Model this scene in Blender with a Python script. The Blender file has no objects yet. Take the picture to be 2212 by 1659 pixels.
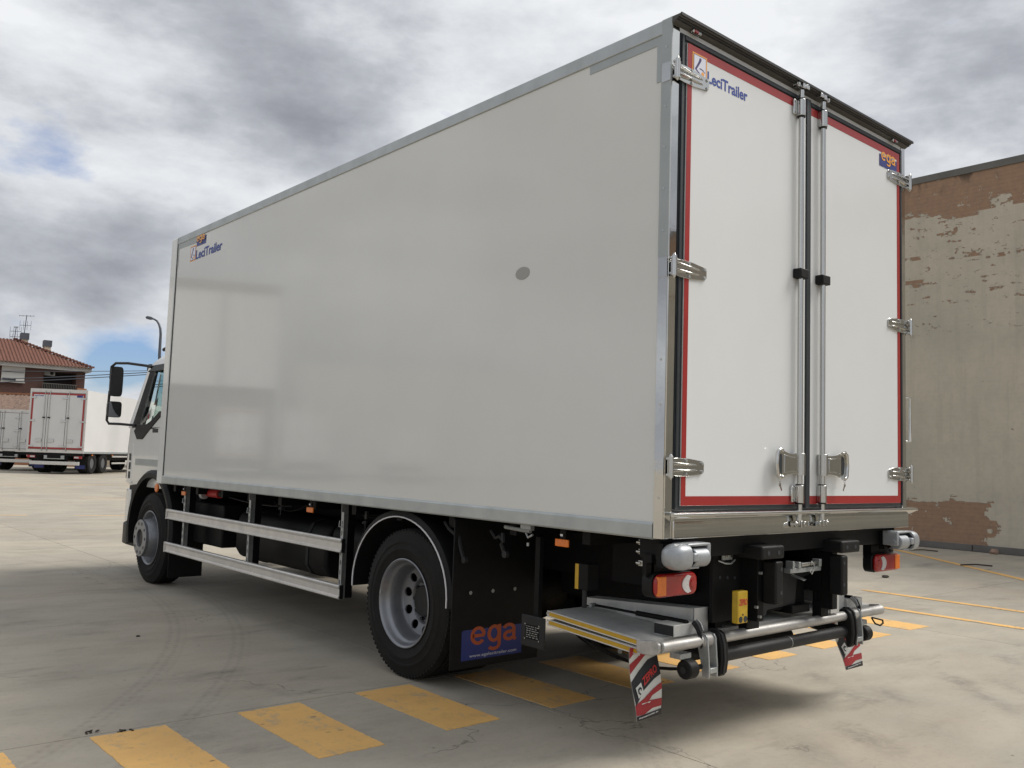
import bpy, bmesh, math, random
from mathutils import Vector, Matrix
random.seed(7)
C = bpy.context.scene
COL = C.collection
PI = math.pi
R = math.radians

# ------------------------------------------------------------------ camera
cam = bpy.data.cameras.new('camera'); cam_o = bpy.data.objects.new('camera', cam); COL.objects.link(cam_o)
cam_o.location = (-3.5065, -2.8649, 1.5149)
cam_o.rotation_euler = (1.6564, -0.0327, -0.7158)
cam.sensor_width = 36.0; cam.lens = 3330.1 / 3840 * 36.0
cam.clip_start = 0.05; cam.clip_end = 3000
C.camera = cam_o

# ------------------------------------------------------------------ sky (clouds drawn on direction, blue gaps show the sky texture)
SUN_EL, SUN_AZ = R(50), R(118)          # azimuth from +Y clockwise (towards +X)
world = bpy.data.worlds.new('World'); C.world = world; world.use_nodes = True
nt = world.node_tree; nt.nodes.clear()
def nd(t, **k):
    n = nt.nodes.new(t)
    for a, b in k.items(): setattr(n, a, b)
    return n
L = lambda a, b: nt.links.new(a, b)
def wmath(op, a, b=None, c=None, clamp=False):
    n = nd('ShaderNodeMath', operation=op, use_clamp=clamp)
    for i, v in enumerate((a, b, c)):
        if v is None: continue
        if isinstance(v, (int, float)): n.inputs[i].default_value = v
        else: L(v, n.inputs[i])
    return n.outputs[0]
def wramp(fac, stops, interp='LINEAR'):
    n = nd('ShaderNodeValToRGB'); n.color_ramp.interpolation = interp
    e = n.color_ramp.elements
    while len(e) < len(stops): e.new(0.5)
    for i, (p_, c_) in enumerate(stops):
        e[i].position = p_; e[i].color = (*c_, 1) if len(c_) == 3 else c_
    L(fac, n.inputs[0]); return n.outputs[0]
sky = nd('ShaderNodeTexSky', sky_type='NISHITA', sun_disc=False, sun_elevation=SUN_EL, sun_rotation=SUN_AZ)
sky.air_density = 1.2; sky.dust_density = 0.3; sky.ozone_density = 4.0
tc = nd('ShaderNodeTexCoord'); sep = nd('ShaderNodeSeparateXYZ'); L(tc.outputs['Generated'], sep.inputs[0])
zc = wmath('MAXIMUM', sep.outputs[2], 0.0)
den = wmath('ADD', zc, 0.16)
px = wmath('DIVIDE', sep.outputs[0], den); py = wmath('DIVIDE', sep.outputs[1], den)
cmb = nd('ShaderNodeCombineXYZ'); L(px, cmb.inputs[0]); L(py, cmb.inputs[1])
def wnoise(scale, detail, rough, dist=0.0, off=(0, 0, 0)):
    m = nd('ShaderNodeMapping'); m.inputs['Location'].default_value = off; L(cmb.outputs[0], m.inputs[0])
    n = nd('ShaderNodeTexNoise'); n.inputs['Scale'].default_value = scale; n.inputs['Detail'].default_value = detail
    n.inputs['Roughness'].default_value = rough; n.inputs['Distortion'].default_value = dist
    L(m.outputs[0], n.inputs['Vector']); return n.outputs[0]
nrm0 = nd('ShaderNodeVectorMath', operation='NORMALIZE'); L(tc.outputs['Generated'], nrm0.inputs[0])
sc0 = nd('ShaderNodeVectorMath', operation='MULTIPLY'); L(nrm0.outputs[0], sc0.inputs[0]); sc0.inputs[1].default_value = (1.0, 1.0, 2.3)
cmb = sc0
n1 = wnoise(1.9, 9, 0.56, 0.15, (3.1, 0.4, 0.2))
n2 = wnoise(5.2, 8, 0.6, 0.1, (1.7, 8.3, 1.0)); n3 = wnoise(14.0, 5, 0.6, 0.0, (5.7, 2.3, 1.0))
def blob(d, width, amount):
    """soft cloud mass around direction d"""
    v = Vector(d).normalized()
    dt = nd('ShaderNodeVectorMath', operation='DOT_PRODUCT'); dt.inputs[1].default_value = v
    nrm = nd('ShaderNodeVectorMath', operation='NORMALIZE'); L(tc.outputs['Generated'], nrm.inputs[0]); L(nrm.outputs[0], dt.inputs[0])
    a = wmath('SUBTRACT', 1.0, dt.outputs['Value'])
    g = wmath('EXPONENT', wmath('MULTIPLY', a, -1.0 / (1 - math.cos(R(width)))))
    return wmath('MULTIPLY', g, amount)
BLOBS = []   # filled just below
def cam_dir(u, v):
    """direction of a point of the photograph (2212 x 1659)"""
    f = 3330.1 / 1.736
    d = Vector(((u - 1106) / f, -(v - 829.5) / f, -1))
    return cam_o.rotation_euler.to_matrix() @ d
for u, v, w, a in [(130, 230, 5, -.18), (420, 60, 6, -.05), (700, 200, 6, -.10), (520, 270, 5, -.08), (330, 190, 4, .12), (200, 400, 4, .22), (480, 330, 4, .14), (60, 410, 3, .12),
                   (60, 20, 5, .12), (640, 440, 4, .14), (230, 520, 3, -.12), (90, 590, 3, -.16), (300, 560, 3, -.10), (60, 520, 2, .08), (200, 660, 2.5, -.08), (120, 700, 2, .06),
                   (1000, 60, 7, .10), (1350, 0, 7, .12), (1700, 60, 9, .20), (2000, 60, 5, -.12), (2150, 250, 5, .14), (1500, 60, 4, .05), (950, 300, 4, .14), (300, 720, 2, .12), (30, 640, 2, .06)]:
    BLOBS.append(blob(cam_dir(u, v), w, a))
cl = wmath('ADD', wmath('MULTIPLY', n1, 0.68), wmath('MULTIPLY', n2, 0.32))
cl = wmath('ADD', wmath('MULTIPLY', wmath('SUBTRACT', cl, 0.5), 2.7), 0.62)
for b in BLOBS: cl = wmath('ADD', cl, b)
cloud = wramp(cl, [(0.12, (0.235, 0.245, 0.28)), (0.36, (0.34, 0.355, 0.395)), (0.56, (0.485, 0.505, 0.55)), (0.74, (0.70, 0.725, 0.76)), (0.95, (0.88, 0.90, 0.92))])
# blue gaps
gap = blob(cam_dir(235, 790), 2.0, 1.05)
gap = wmath('ADD', gap, blob(cam_dir(330, 780), 1.9, 0.75))
gap = wmath('ADD', gap, blob(cam_dir(120, 305), 2.2, 0.32))
gap = wmath('ADD', gap, blob(cam_dir(30, 330), 2.5, 0.18))
gapm = wramp(wmath('ADD', gap, wmath('ADD', wmath('MULTIPLY', wmath('SUBTRACT', n2, 0.5), 1.2), wmath('MULTIPLY', wmath('SUBTRACT', n3, 0.5), 0.9))), [(0.25, (0, 0, 0)), (0.80, (1, 1, 1))])
skys = nd('ShaderNodeVectorMath', operation='MULTIPLY'); L(sky.outputs[0], skys.inputs[0]); skys.inputs[1].default_value = (0.082, 0.090, 0.120)
mix = nd('ShaderNodeMix', data_type='RGBA'); L(gapm, mix.inputs[0]); L(cloud, mix.inputs[6]); L(skys.outputs[0], mix.inputs[7])
bg = nd('ShaderNodeBackground'); bg.inputs[1].default_value = 1.0; L(mix.outputs[2], bg.inputs[0])
out = nd('ShaderNodeOutputWorld'); L(bg.outputs[0], out.inputs[0])

# ------------------------------------------------------------------ sun behind thin cloud
sun = bpy.data.lights.new('sun', 'SUN'); sun.energy = 3.1; sun.angle = R(28); sun.color = (1.0, 0.955, 0.89)
sun_o = bpy.data.objects.new('sun', sun); COL.objects.link(sun_o)
sd = Vector((math.sin(SUN_AZ) * math.cos(SUN_EL), math.cos(SUN_AZ) * math.cos(SUN_EL), math.sin(SUN_EL)))
sun_o.rotation_euler = (-sd).to_track_quat('-Z', 'Y').to_euler(); sun_o.location = (20, -10, 30)

C.view_settings.view_transform = 'Standard'; C.view_settings.look = 'None'
C.view_settings.exposure = 0.0; C.view_settings.gamma = 1.0; C.view_settings.use_curve_mapping = False

# ------------------------------------------------------------------ materials
def mat(name, col, rough=0.5, metal=0.0, var=0.0, scale=8.0, bump=0.0, bscale=60.0, spec=0.5, rvar=0.0, col2=None, obj=False, stretch=(1, 1, 1), coat=0.0):
    m = bpy.data.materials.new(name); m.use_nodes = True
    t = m.node_tree; b = t.nodes['Principled BSDF']
    b.inputs['Base Color'].default_value = (*col, 1); b.inputs['Roughness'].default_value = rough
    b.inputs['Metallic'].default_value = metal; b.inputs['Specular IOR Level'].default_value = spec
    b.inputs['Coat Weight'].default_value = coat
    if var or bump or rvar:
        if obj:
            g = t.nodes.new('ShaderNodeTexCoord'); src = g.outputs['Object']
        else:
            g = t.nodes.new('ShaderNodeNewGeometry'); src = g.outputs['Position']
        mp = t.nodes.new('ShaderNodeMapping'); mp.inputs['Scale'].default_value = stretch; t.links.new(src, mp.inputs[0])
        n = t.nodes.new('ShaderNodeTexNoise'); n.inputs['Scale'].default_value = scale; n.inputs['Detail'].default_value = 6; n.inputs['Roughness'].default_value = 0.6
        t.links.new(mp.outputs[0], n.inputs['Vector'])
        if var:
            c2 = col2 or tuple(c * (1 - var) for c in col)
            x = t.nodes.new('ShaderNodeMix'); x.data_type = 'RGBA'
            x.inputs[6].default_value = (*col, 1); x.inputs[7].default_value = (*c2, 1)
            r = t.nodes.new('ShaderNodeMapRange'); r.inputs[1].default_value = 0.35; r.inputs[2].default_value = 0.68
            t.links.new(n.outputs[0], r.inputs[0]); t.links.new(r.outputs[0], x.inputs[0]); t.links.new(x.outputs[2], b.inputs['Base Color'])
        if rvar:
            r2 = t.nodes.new('ShaderNodeMapRange'); r2.inputs[1].default_value = 0.3; r2.inputs[2].default_value = 0.7
            r2.inputs[3].default_value = rough; r2.inputs[4].default_value = rough + rvar
            t.links.new(n.outputs[0], r2.inputs[0]); t.links.new(r2.outputs[0], b.inputs['Roughness'])
        if bump:
            n2_ = t.nodes.new('ShaderNodeTexNoise'); n2_.inputs['Scale'].default_value = bscale; n2_.inputs['Detail'].default_value = 4
            t.links.new(mp.outputs[0], n2_.inputs['Vector'])
            bp = t.nodes.new('ShaderNodeBump'); bp.inputs['Strength'].default_value = bump; bp.inputs['Distance'].default_value = 0.01
            t.links.new(n2_.outputs[0], bp.inputs['Height']); t.links.new(bp.outputs[0], b.inputs['Normal'])
    return m
M = {}
M['gel'] = mat('white_gelcoat', (0.68, 0.685, 0.66), 0.08, var=0.03, scale=1.3, spec=0.55, bump=0.006, bscale=2.5, coat=0.25)
M['door'] = mat('white_door_skin', (0.75, 0.765, 0.765), 0.2, var=0.03, scale=1.6, spec=0.5, bump=0.03, bscale=3)
M['cabw'] = mat('cab_paint', (0.76, 0.77, 0.75), 0.18, var=0.04, scale=3, coat=0.4)
M['alu'] = mat('anodised_rail', (0.50, 0.53, 0.53), 0.42, 0.75, var=0.12, scale=5, rvar=0.12)
M['alug'] = mat('grey_bracket_strip', (0.40, 0.43, 0.43), 0.45, 0.4, var=0.08, scale=5)
M['rail'] = mat('bright_aluminium_profile', (0.70, 0.68, 0.65), 0.36, 0.55, var=0.12, scale=7, rvar=0.15)
M['farwhite'] = mat('distant_white_panel', (0.70, 0.70, 0.69), 0.25, var=0.05, scale=1.0)
M['cast'] = mat('cast_alloy', (0.40, 0.42, 0.44), 0.42, 0.45, var=0.15, scale=30)
M['visor'] = mat('dark_visor_profile', (0.085, 0.080, 0.072), 0.4, 0.3, var=0.2, scale=6)
M['rimfar'] = mat('shaded_rim', (0.10, 0.10, 0.105), 0.6)  # darkened copy of the wheel silver, unlit underbody put into the colour
M['bright'] = mat('bright_header', (0.72, 0.73, 0.73), 0.35, 0.2, var=0.08, scale=6)  # header aluminium paled in colour to offset the visor's shade
M['inox'] = mat('polished_stainless', (0.66, 0.66, 0.64), 0.06, 1.0, bump=0.10, bscale=5, var=0.05, scale=3)
M['chrome'] = mat('brushed_stainless', (0.60, 0.60, 0.58), 0.16, 1.0, var=0.05, scale=4, rvar=0.06)
M['seal'] = mat('door_seal_rubber', (0.028, 0.034, 0.040), 0.5, var=0.25, scale=9)
M['red'] = mat('red_border_film', (0.36, 0.030, 0.028), 0.3, var=0.1, scale=5)
M['black'] = mat('black_chassis_paint', (0.0045, 0.0045, 0.005), 0.6, var=0.4, scale=6, bump=0.1, bscale=40, spec=0.25)
M['plastic'] = mat('black_plastic', (0.0075, 0.0075, 0.008), 0.55, var=0.3, scale=12, bump=0.15, bscale=120, spec=0.3)
M['dgrey'] = mat('dark_grey_steel', (0.025, 0.0255, 0.027), 0.5, var=0.3, scale=9, spec=0.3)
M['tyre'] = mat('tyre_rubber', (0.016, 0.0155, 0.015), 0.8, var=0.3, scale=10, bump=0.15, bscale=90, spec=0.25)
M['rim'] = mat('silver_wheel_paint', (0.27, 0.28, 0.30), 0.38, 0.6, var=0.12, scale=16)
M['rimd'] = mat('hub_dark', (0.03, 0.03, 0.03), 0.5, 0.3, var=0.3, scale=20)
M['tubealu'] = mat('worn_aluminium_tube', (0.60, 0.59, 0.57), 0.38, 0.7, var=0.35, scale=9, rvar=0.2, stretch=(0.5, 1.5, 1.5))
M['plate'] = mat('platform_aluminium', (0.62, 0.62, 0.60), 0.5, 0.35, var=0.3, scale=5, rvar=0.2)
M['galv'] = mat('galvanised_steel', (0.46, 0.48, 0.48), 0.45, 0.6, var=0.25, scale=26)
M['yel'] = mat('yellow_reflective_strip', (0.55, 0.33, 0.02), 0.35, var=0.15, scale=20)
M['yel2'] = mat('yellow_plastic_cover', (0.60, 0.39, 0.025), 0.42, var=0.25, scale=14)
M['amber'] = mat('amber_lens', (0.80, 0.19, 0.015), 0.2, var=0.15, scale=60, spec=0.7)
M['lred'] = mat('red_lens', (0.36, 0.010, 0.010), 0.12, var=0.25, scale=50, spec=0.6, coat=0.2)
M['lwhite'] = mat('clear_lens', (0.62, 0.60, 0.60), 0.15, var=0.2, scale=70, spec=0.8)
M['blue'] = mat('blue_sticker', (0.030, 0.045, 0.22), 0.35, var=0.1, scale=10)
M['bluetext'] = mat('blue_print', (0.022, 0.055, 0.30), 0.4)
M['navy'] = mat('navy_print', (0.03, 0.02, 0.13), 0.4)
M['orange'] = mat('orange_print', (0.86, 0.38, 0.05), 0.4)
M['redor'] = mat('red_orange_print', (0.50, 0.10, 0.03), 0.45)
M['white'] = mat('white_print', (0.78, 0.78, 0.80), 0.4)
M['palesq'] = mat('logo_ground', (0.72, 0.74, 0.84), 0.35)
M['flagred'] = mat('flag_red', (0.36, 0.022, 0.030), 0.5, var=0.1, scale=20)
M['flagwhite'] = mat('flag_white', (0.68, 0.69, 0.66), 0.5, var=0.12, scale=20)
M['flagblack'] = mat('flag_black', (0.018, 0.018, 0.022), 0.5)
M['textred'] = mat('red_print', (0.50, 0.035, 0.03), 0.5)
M['gpatch'] = mat('grey_cap', (0.33, 0.33, 0.31), 0.4)
M['teal'] = mat('seat_cover', (0.42, 0.58, 0.52), 0.8, var=0.2)
M['salmon'] = mat('salmon_render', (0.42, 0.20, 0.11), 0.9, var=0.2, scale=2)
M['cream'] = mat('cream_render', (0.55, 0.46, 0.36), 0.9, var=0.12, scale=2)
M['eave'] = mat('pale_eaves', (0.42, 0.42, 0.40), 0.8, var=0.15, scale=2)
M['shutter'] = mat('pale_shutter', (0.50, 0.51, 0.49), 0.6, var=0.06, scale=3)
M['hallw'] = mat('hall_cladding', (0.55, 0.55, 0.53), 0.5, var=0.06, scale=1)
M['pole'] = mat('lamp_pole_paint', (0.10, 0.11, 0.13), 0.45, 0.3, var=0.2, scale=2)
M['dark'] = mat('recess_shade', (0.03, 0.024, 0.022), 0.9, var=0.3)  # near-black brown, shade of the balcony recess put into the colour
M['stone'] = mat('stone_chunk', (0.36, 0.24, 0.18), 0.95, var=0.3, scale=20, bump=0.5, bscale=40)
M['twig'] = mat('twig', (0.05, 0.04, 0.03), 0.9, var=0.3)
M['wgrey'] = mat('grey_render', (0.17, 0.165, 0.155), 0.95, var=0.3, scale=1.5)
M['wbrown'] = mat('brown_render', (0.12, 0.07, 0.05), 0.9, var=0.3, scale=1.5)

def mirror_mat():
    m = mat('mirror_shell', (0.02, 0.02, 0.022), 0.3, var=0.2, scale=10); return m
M['mirror'] = mirror_mat()
def glass():
    m = bpy.data.materials.new('tinted_glass'); m.use_nodes = True; t = m.node_tree; b = t.nodes['Principled BSDF']
    b.inputs['Base Color'].default_value = (0.55, 0.68, 0.64, 1); b.inputs['Roughness'].default_value = 0.02
    b.inputs['Transmission Weight'].default_value = 1.0; b.inputs['IOR'].default_value = 1.02; b.inputs['Specular IOR Level'].default_value = 0.5
    b.inputs['Coat Weight'].default_value = 0.5; return m
M['glass'] = glass()

def nodes_mat(name):
    m = bpy.data.materials.new(name); m.use_nodes = True; t = m.node_tree
    b = t.nodes['Principled BSDF']
    def new(ty, **k):
        n = t.nodes.new(ty)
        for a, v in k.items(): setattr(n, a, v)
        return n
    def lk(a, b_): t.links.new(a, b_)
    def mth(op, a, b_=None, c=None, clamp=False):
        n = new('ShaderNodeMath', operation=op, use_clamp=clamp)
        for i, v in enumerate((a, b_, c)):
            if v is None: continue
            if isinstance(v, (int, float)): n.inputs[i].default_value = v
            else: lk(v, n.inputs[i])
        return n.outputs[0]
    def noise(vec, scale, detail=5, rough=0.55, stretch=(1, 1, 1), rot=0, off=(0, 0, 0), dist=0):
        mp = new('ShaderNodeMapping'); mp.inputs['Scale'].default_value = stretch; mp.inputs['Rotation'].default_value = (0, 0, rot); mp.inputs['Location'].default_value = off
        lk(vec, mp.inputs[0]); n = new('ShaderNodeTexNoise'); n.inputs['Scale'].default_value = scale; n.inputs['Detail'].default_value = detail
        n.inputs['Roughness'].default_value = rough; n.inputs['Distortion'].default_value = dist; lk(mp.outputs[0], n.inputs['Vector']); return n.outputs[0]
    def mr(v, a, b_, c=0.0, d=1.0, smooth=False):
        n = new('ShaderNodeMapRange'); n.interpolation_type = 'SMOOTHSTEP' if smooth else 'LINEAR'
        lk(v, n.inputs[0])
        for i, q in enumerate((a, b_, c, d)): n.inputs[i + 1].default_value = q
        return n.outputs[0]
    def mixc(f, a, b_, mode='MIX'):
        n = new('ShaderNodeMix', data_type='RGBA', blend_type=mode)
        if isinstance(f, (int, float)): n.inputs[0].default_value = f
        else: lk(f, n.inputs[0])
        for i, v in ((6, a), (7, b_)):
            if isinstance(v, tuple): n.inputs[i].default_value = (*v, 1)
            else: lk(v, n.inputs[i])
        return n.outputs[2]
    g = new('ShaderNodeNewGeometry'); pos = g.outputs['Position']
    s = new('ShaderNodeSeparateXYZ'); lk(pos, s.inputs[0])
    return m, t, b, new, lk, mth, noise, mr, mixc, pos, s.outputs

def ground_dirt(new, lk, mth, noise, mr, mixc, pos, xyz):
    """returns dirt mask 0..1 (streaks, smudges, tyre tracks)"""
    x, y, z = xyz
    st = noise(pos, 1.0, 9, 0.74, (0.6, 1.7, 1), R(20), (3, 1, 0))
    st2 = noise(pos, 2.6, 9, 0.74, (0.55, 2.0, 1), R(-8), (9, 4, 0))
    d = mth('MULTIPLY', mr(st, 0.53, 0.70, smooth=True), 0.45)
    d = mth('ADD', d, mth('MULTIPLY', mr(st2, 0.58, 0.74, smooth=True), 0.50))
    wob = mth('MULTIPLY', mth('SUBTRACT', noise(pos, 3.5, 3), 0.5), 0.10)
    fine = noise(pos, 26, 3, 0.7)
    # two tyre tracks left of the truck
    for cx, cy, r in ((-8.23, 7.52, 8.135), (-8.01, 7.447, 8.40), (5.2, -4.2, 6.6), (5.3, -4.3, 6.85)):
        dx = mth('SUBTRACT', x, cx); dy = mth('SUBTRACT', y, cy)
        dist = mth('SQRT', mth('ADD', mth('MULTIPLY', dx, dx), mth('MULTIPLY', dy, dy)))
        e = mth('SUBTRACT', dist, r)
        band = mr(mth('ABSOLUTE', e), 0.05, 0.10, 1.0, 0.0, True)
        rib = mr(mth('SINE', mth('MULTIPLY', e, 95.0)), -0.3, 0.6, 0.35, 1.0)
        ang = mth('ARCTAN2', dy, dx)
        trd = mr(mth('SINE', mth('MULTIPLY', ang, r * 75.0)), -0.2, 0.5, 0.6, 1.0)
        k = mth('MULTIPLY', mth('MULTIPLY', band, rib), mth('MULTIPLY', trd, mr(fine, 0.35, 0.6, 0.3, 1.0)))
        d = mth('ADD', d, mth('MULTIPLY', k, 0.32 if cx < 0 else 0.22))
    # separate scuffs: x, y, rx, ry, angle, strength
    for (sx, sy, rx, ry, a, q) in [(-.90, 3.13, .17, .045, 4, .8), (-.84, 2.68, .10, .07, 40, .6), (-.78, 2.45, .16, .05, -75, .5), (-.52, 2.69, .10, .035, 15, .7), (-.34, 2.57, .09, .05, -30, .4),
                                   (-.60, 2.35, .12, .03, 8, .8), (-1.5, 1.88, .11, .12, 0, .55), (2.63, .69, .16, .09, 60, .75), (2.36, .24, .22, .10, 70, .65), (2.58, .10, .20, .08, 60, .75),
                                   (1.5, -.29, .26, .10, 62, .95), (3.45, .01, .22, .10, 50, .85), (3.09, -.31, .40, .08, 52, .7), (4.59, .07, .25, .09, 40, .75), (3.55, -.33, .3, .07, 55, .7),
                                   (1.01, -.25, .25, .10, 60, .5), (1.57, .66, .22, .10, 60, .5), (9.6, 1.1, .5, .3, 45, .6), (8.2, .2, .7, .25, 40, .5), (11.5, 3.9, .4, .15, 30, .5), (-3.2, 6.5, .4, .12, 0, .5), (-1.9, 5.6, .35, .1, 10, .5), (-1.2, 4.9, .25, .07, 0, .5), (-4.4, 9.5, .7, .15, -5, .45), (-2.6, 9.0, .5, .12, 5, .45), (0.5, 13.0, .9, .2, 0, .5), (-.15, 1.75, .12, .05, -60, .5)]:
        ca, sa = math.cos(R(a)), math.sin(R(a))
        dx = mth('SUBTRACT', x, sx); dy = mth('SUBTRACT', y, sy)
        u = mth('DIVIDE', mth('ADD', mth('MULTIPLY', dx, ca), mth('MULTIPLY', dy, sa)), rx)
        v = mth('DIVIDE', mth('SUBTRACT', mth('MULTIPLY', dy, ca), mth('MULTIPLY', dx, sa)), ry)
        rr = mth('ADD', mth('MULTIPLY', u, u), mth('MULTIPLY', v, v))
        g = mth('EXPONENT', mth('MULTIPLY', rr, -0.8))
        d = mth('ADD', d, mth('MULTIPLY', mth('MULTIPLY', g, mr(noise(pos, 9, 8, 0.75, (1, 1, 1)), 0.36, 0.58, 0.1, 1.0)), q * 0.75))
    return d, fine

def concrete():
    m, t, b, new, lk, mth, noise, mr, mixc, pos, xyz = nodes_mat('yard_concrete')
    d, fine = ground_dirt(new, lk, mth, noise, mr, mixc, pos, xyz)
    big = noise(pos, 0.35, 5, 0.55, (1, 1.3, 1)); med = noise(pos, 1.7, 6, 0.62, (0.8, 1.5, 1), R(12))
    c = mixc(mr(big, 0.33, 0.67), (0.54, 0.485, 0.39), (0.415, 0.385, 0.325))
    c = mixc(mth('MULTIPLY', mr(med, 0.4, 0.7), 0.5), c, (0.30, 0.27, 0.22))
    warm = noise(pos, 0.6, 4, 0.5, (1, 1, 1), 0, (20, 3, 0))
    c = mixc(mth('MULTIPLY', mr(warm, 0.5, 0.68), 0.35), c, (0.52, 0.43, 0.325))
    c = mixc(mth('MULTIPLY', mth('MINIMUM', d, 1.0), 0.72), c, (0.10, 0.095, 0.09))
    c = mixc(mth('MULTIPLY', mr(fine, 0.5, 0.75), 0.16), c, (0.14, 0.13, 0.12))
    sp = new('ShaderNodeTexVoronoi'); sp.inputs['Scale'].default_value = 2.3; lk(pos, sp.inputs['Vector'])
    spot = mr(sp.outputs['Distance'], 0.012, 0.022, 1.0, 0.0)
    c = mixc(mth('MULTIPLY', spot, 0.75), c, (0.04, 0.035, 0.03))
    gr = noise(pos, 240, 2, 0.7)
    c = mixc(mr(gr, 0.3, 0.72, 0.0, 0.36), c, (0.16, 0.14, 0.115))
    ve = new('ShaderNodeTexVoronoi', feature='DISTANCE_TO_EDGE'); ve.inputs['Scale'].default_value = 0.33
    wp = new('ShaderNodeVectorMath', operation='SCALE'); wn_ = new('ShaderNodeTexNoise'); wn_.inputs['Scale'].default_value = 1.6; wn_.inputs['Detail'].default_value = 5; lk(pos, wn_.inputs['Vector'])
    lk(wn_.outputs['Color'], wp.inputs[0]); wp.inputs['Scale'].default_value = 0.9
    wa_ = new('ShaderNodeVectorMath', operation='ADD'); lk(pos, wa_.inputs[0]); lk(wp.outputs[0], wa_.inputs[1]); lk(wa_.outputs[0], ve.inputs['Vector'])
    crack = mth('MULTIPLY', mr(ve.outputs['Distance'], 0.0008, 0.0022, 1.0, 0.0), mr(noise(pos, 0.5, 2, 0.5, (1, 1, 1), 0, (7, 7, 0)), 0.50, 0.56))
    c = mixc(mth('MULTIPLY', crack, 0.5), c, (0.10, 0.09, 0.075))
    oi = new('ShaderNodeObjectInfo')
    hs = new('ShaderNodeHueSaturation'); lk(c, hs.inputs['Color']); lk(mr(oi.outputs['Random'], 0, 1, 0.95, 1.05), hs.inputs['Value'])
    lk(hs.outputs[0], b.inputs['Base Color'])
    b.inputs['Roughness'].default_value = 0.82; b.inputs['Specular IOR Level'].default_value = 0.35
    bp = new('ShaderNodeBump'); bp.inputs['Strength'].default_value = 0.22; bp.inputs['Distance'].default_value = 0.006
    lk(mth('ADD', mth('MULTIPLY', gr, 0.3), fine), bp.inputs['Height']); lk(bp.outputs[0], b.inputs['Normal'])
    return m
M['concrete'] = concrete()

def paint(name, wear):
    m, t, b, new, lk, mth, noise, mr, mixc, pos, xyz = nodes_mat(name)
    st = noise(pos, 2.2, 5, 0.6, (0.7, 1.6, 1)); fine = noise(pos, 40, 4, 0.7); med = noise(pos, 7, 5, 0.65)
    c = mixc(mr(st, 0.35, 0.7), (0.84, 0.50, 0.16), (0.73, 0.43, 0.15))
    c = mixc(mth('MULTIPLY', mr(med, 0.55, 0.75), 0.40), c, (0.42, 0.27, 0.12))
    c = mixc(mr(fine, 0.60, 0.72, 0.0, 0.5), c, (0.30, 0.25, 0.18))
    v = new('ShaderNodeTexVoronoi'); v.inputs['Scale'].default_value = 8.5
    vp = new('ShaderNodeMapping'); vp.inputs['Scale'].default_value = (1, 1.6, 1); lk(pos, vp.inputs[0]); lk(vp.outputs[0], v.inputs['Vector'])
    reg = mr(noise(pos, 1.3, 2), 0.50, 0.58)
    sp = mth('MULTIPLY', mr(mth('ADD', v.outputs['Distance'], mth('MULTIPLY', med, 0.15)), 0.20, 0.27, 1.0, 0.0), reg)
    c = mixc(mth('MULTIPLY', sp, 0.7), c, (0.12, 0.08, 0.05))
    wr = mth('MULTIPLY', mr(noise(pos, 6, 9, 0.8, (1.0, 0.6, 1)), 0.545, 0.60), wear)
    c = mixc(wr, c, (0.33, 0.31, 0.27))
    lk(c, b.inputs['Base Color']); b.inputs['Roughness'].default_value = 0.7
    bp = new('ShaderNodeBump'); bp.inputs['Strength'].default_value = 0.2; bp.inputs['Distance'].default_value = 0.004
    lk(fine, bp.inputs['Height']); lk(bp.outputs[0], b.inputs['Normal'])
    return m
M['ypaint'] = paint('yellow_road_paint', 0.42); M['yworn'] = paint('worn_yellow_paint', 0.8)

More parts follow.
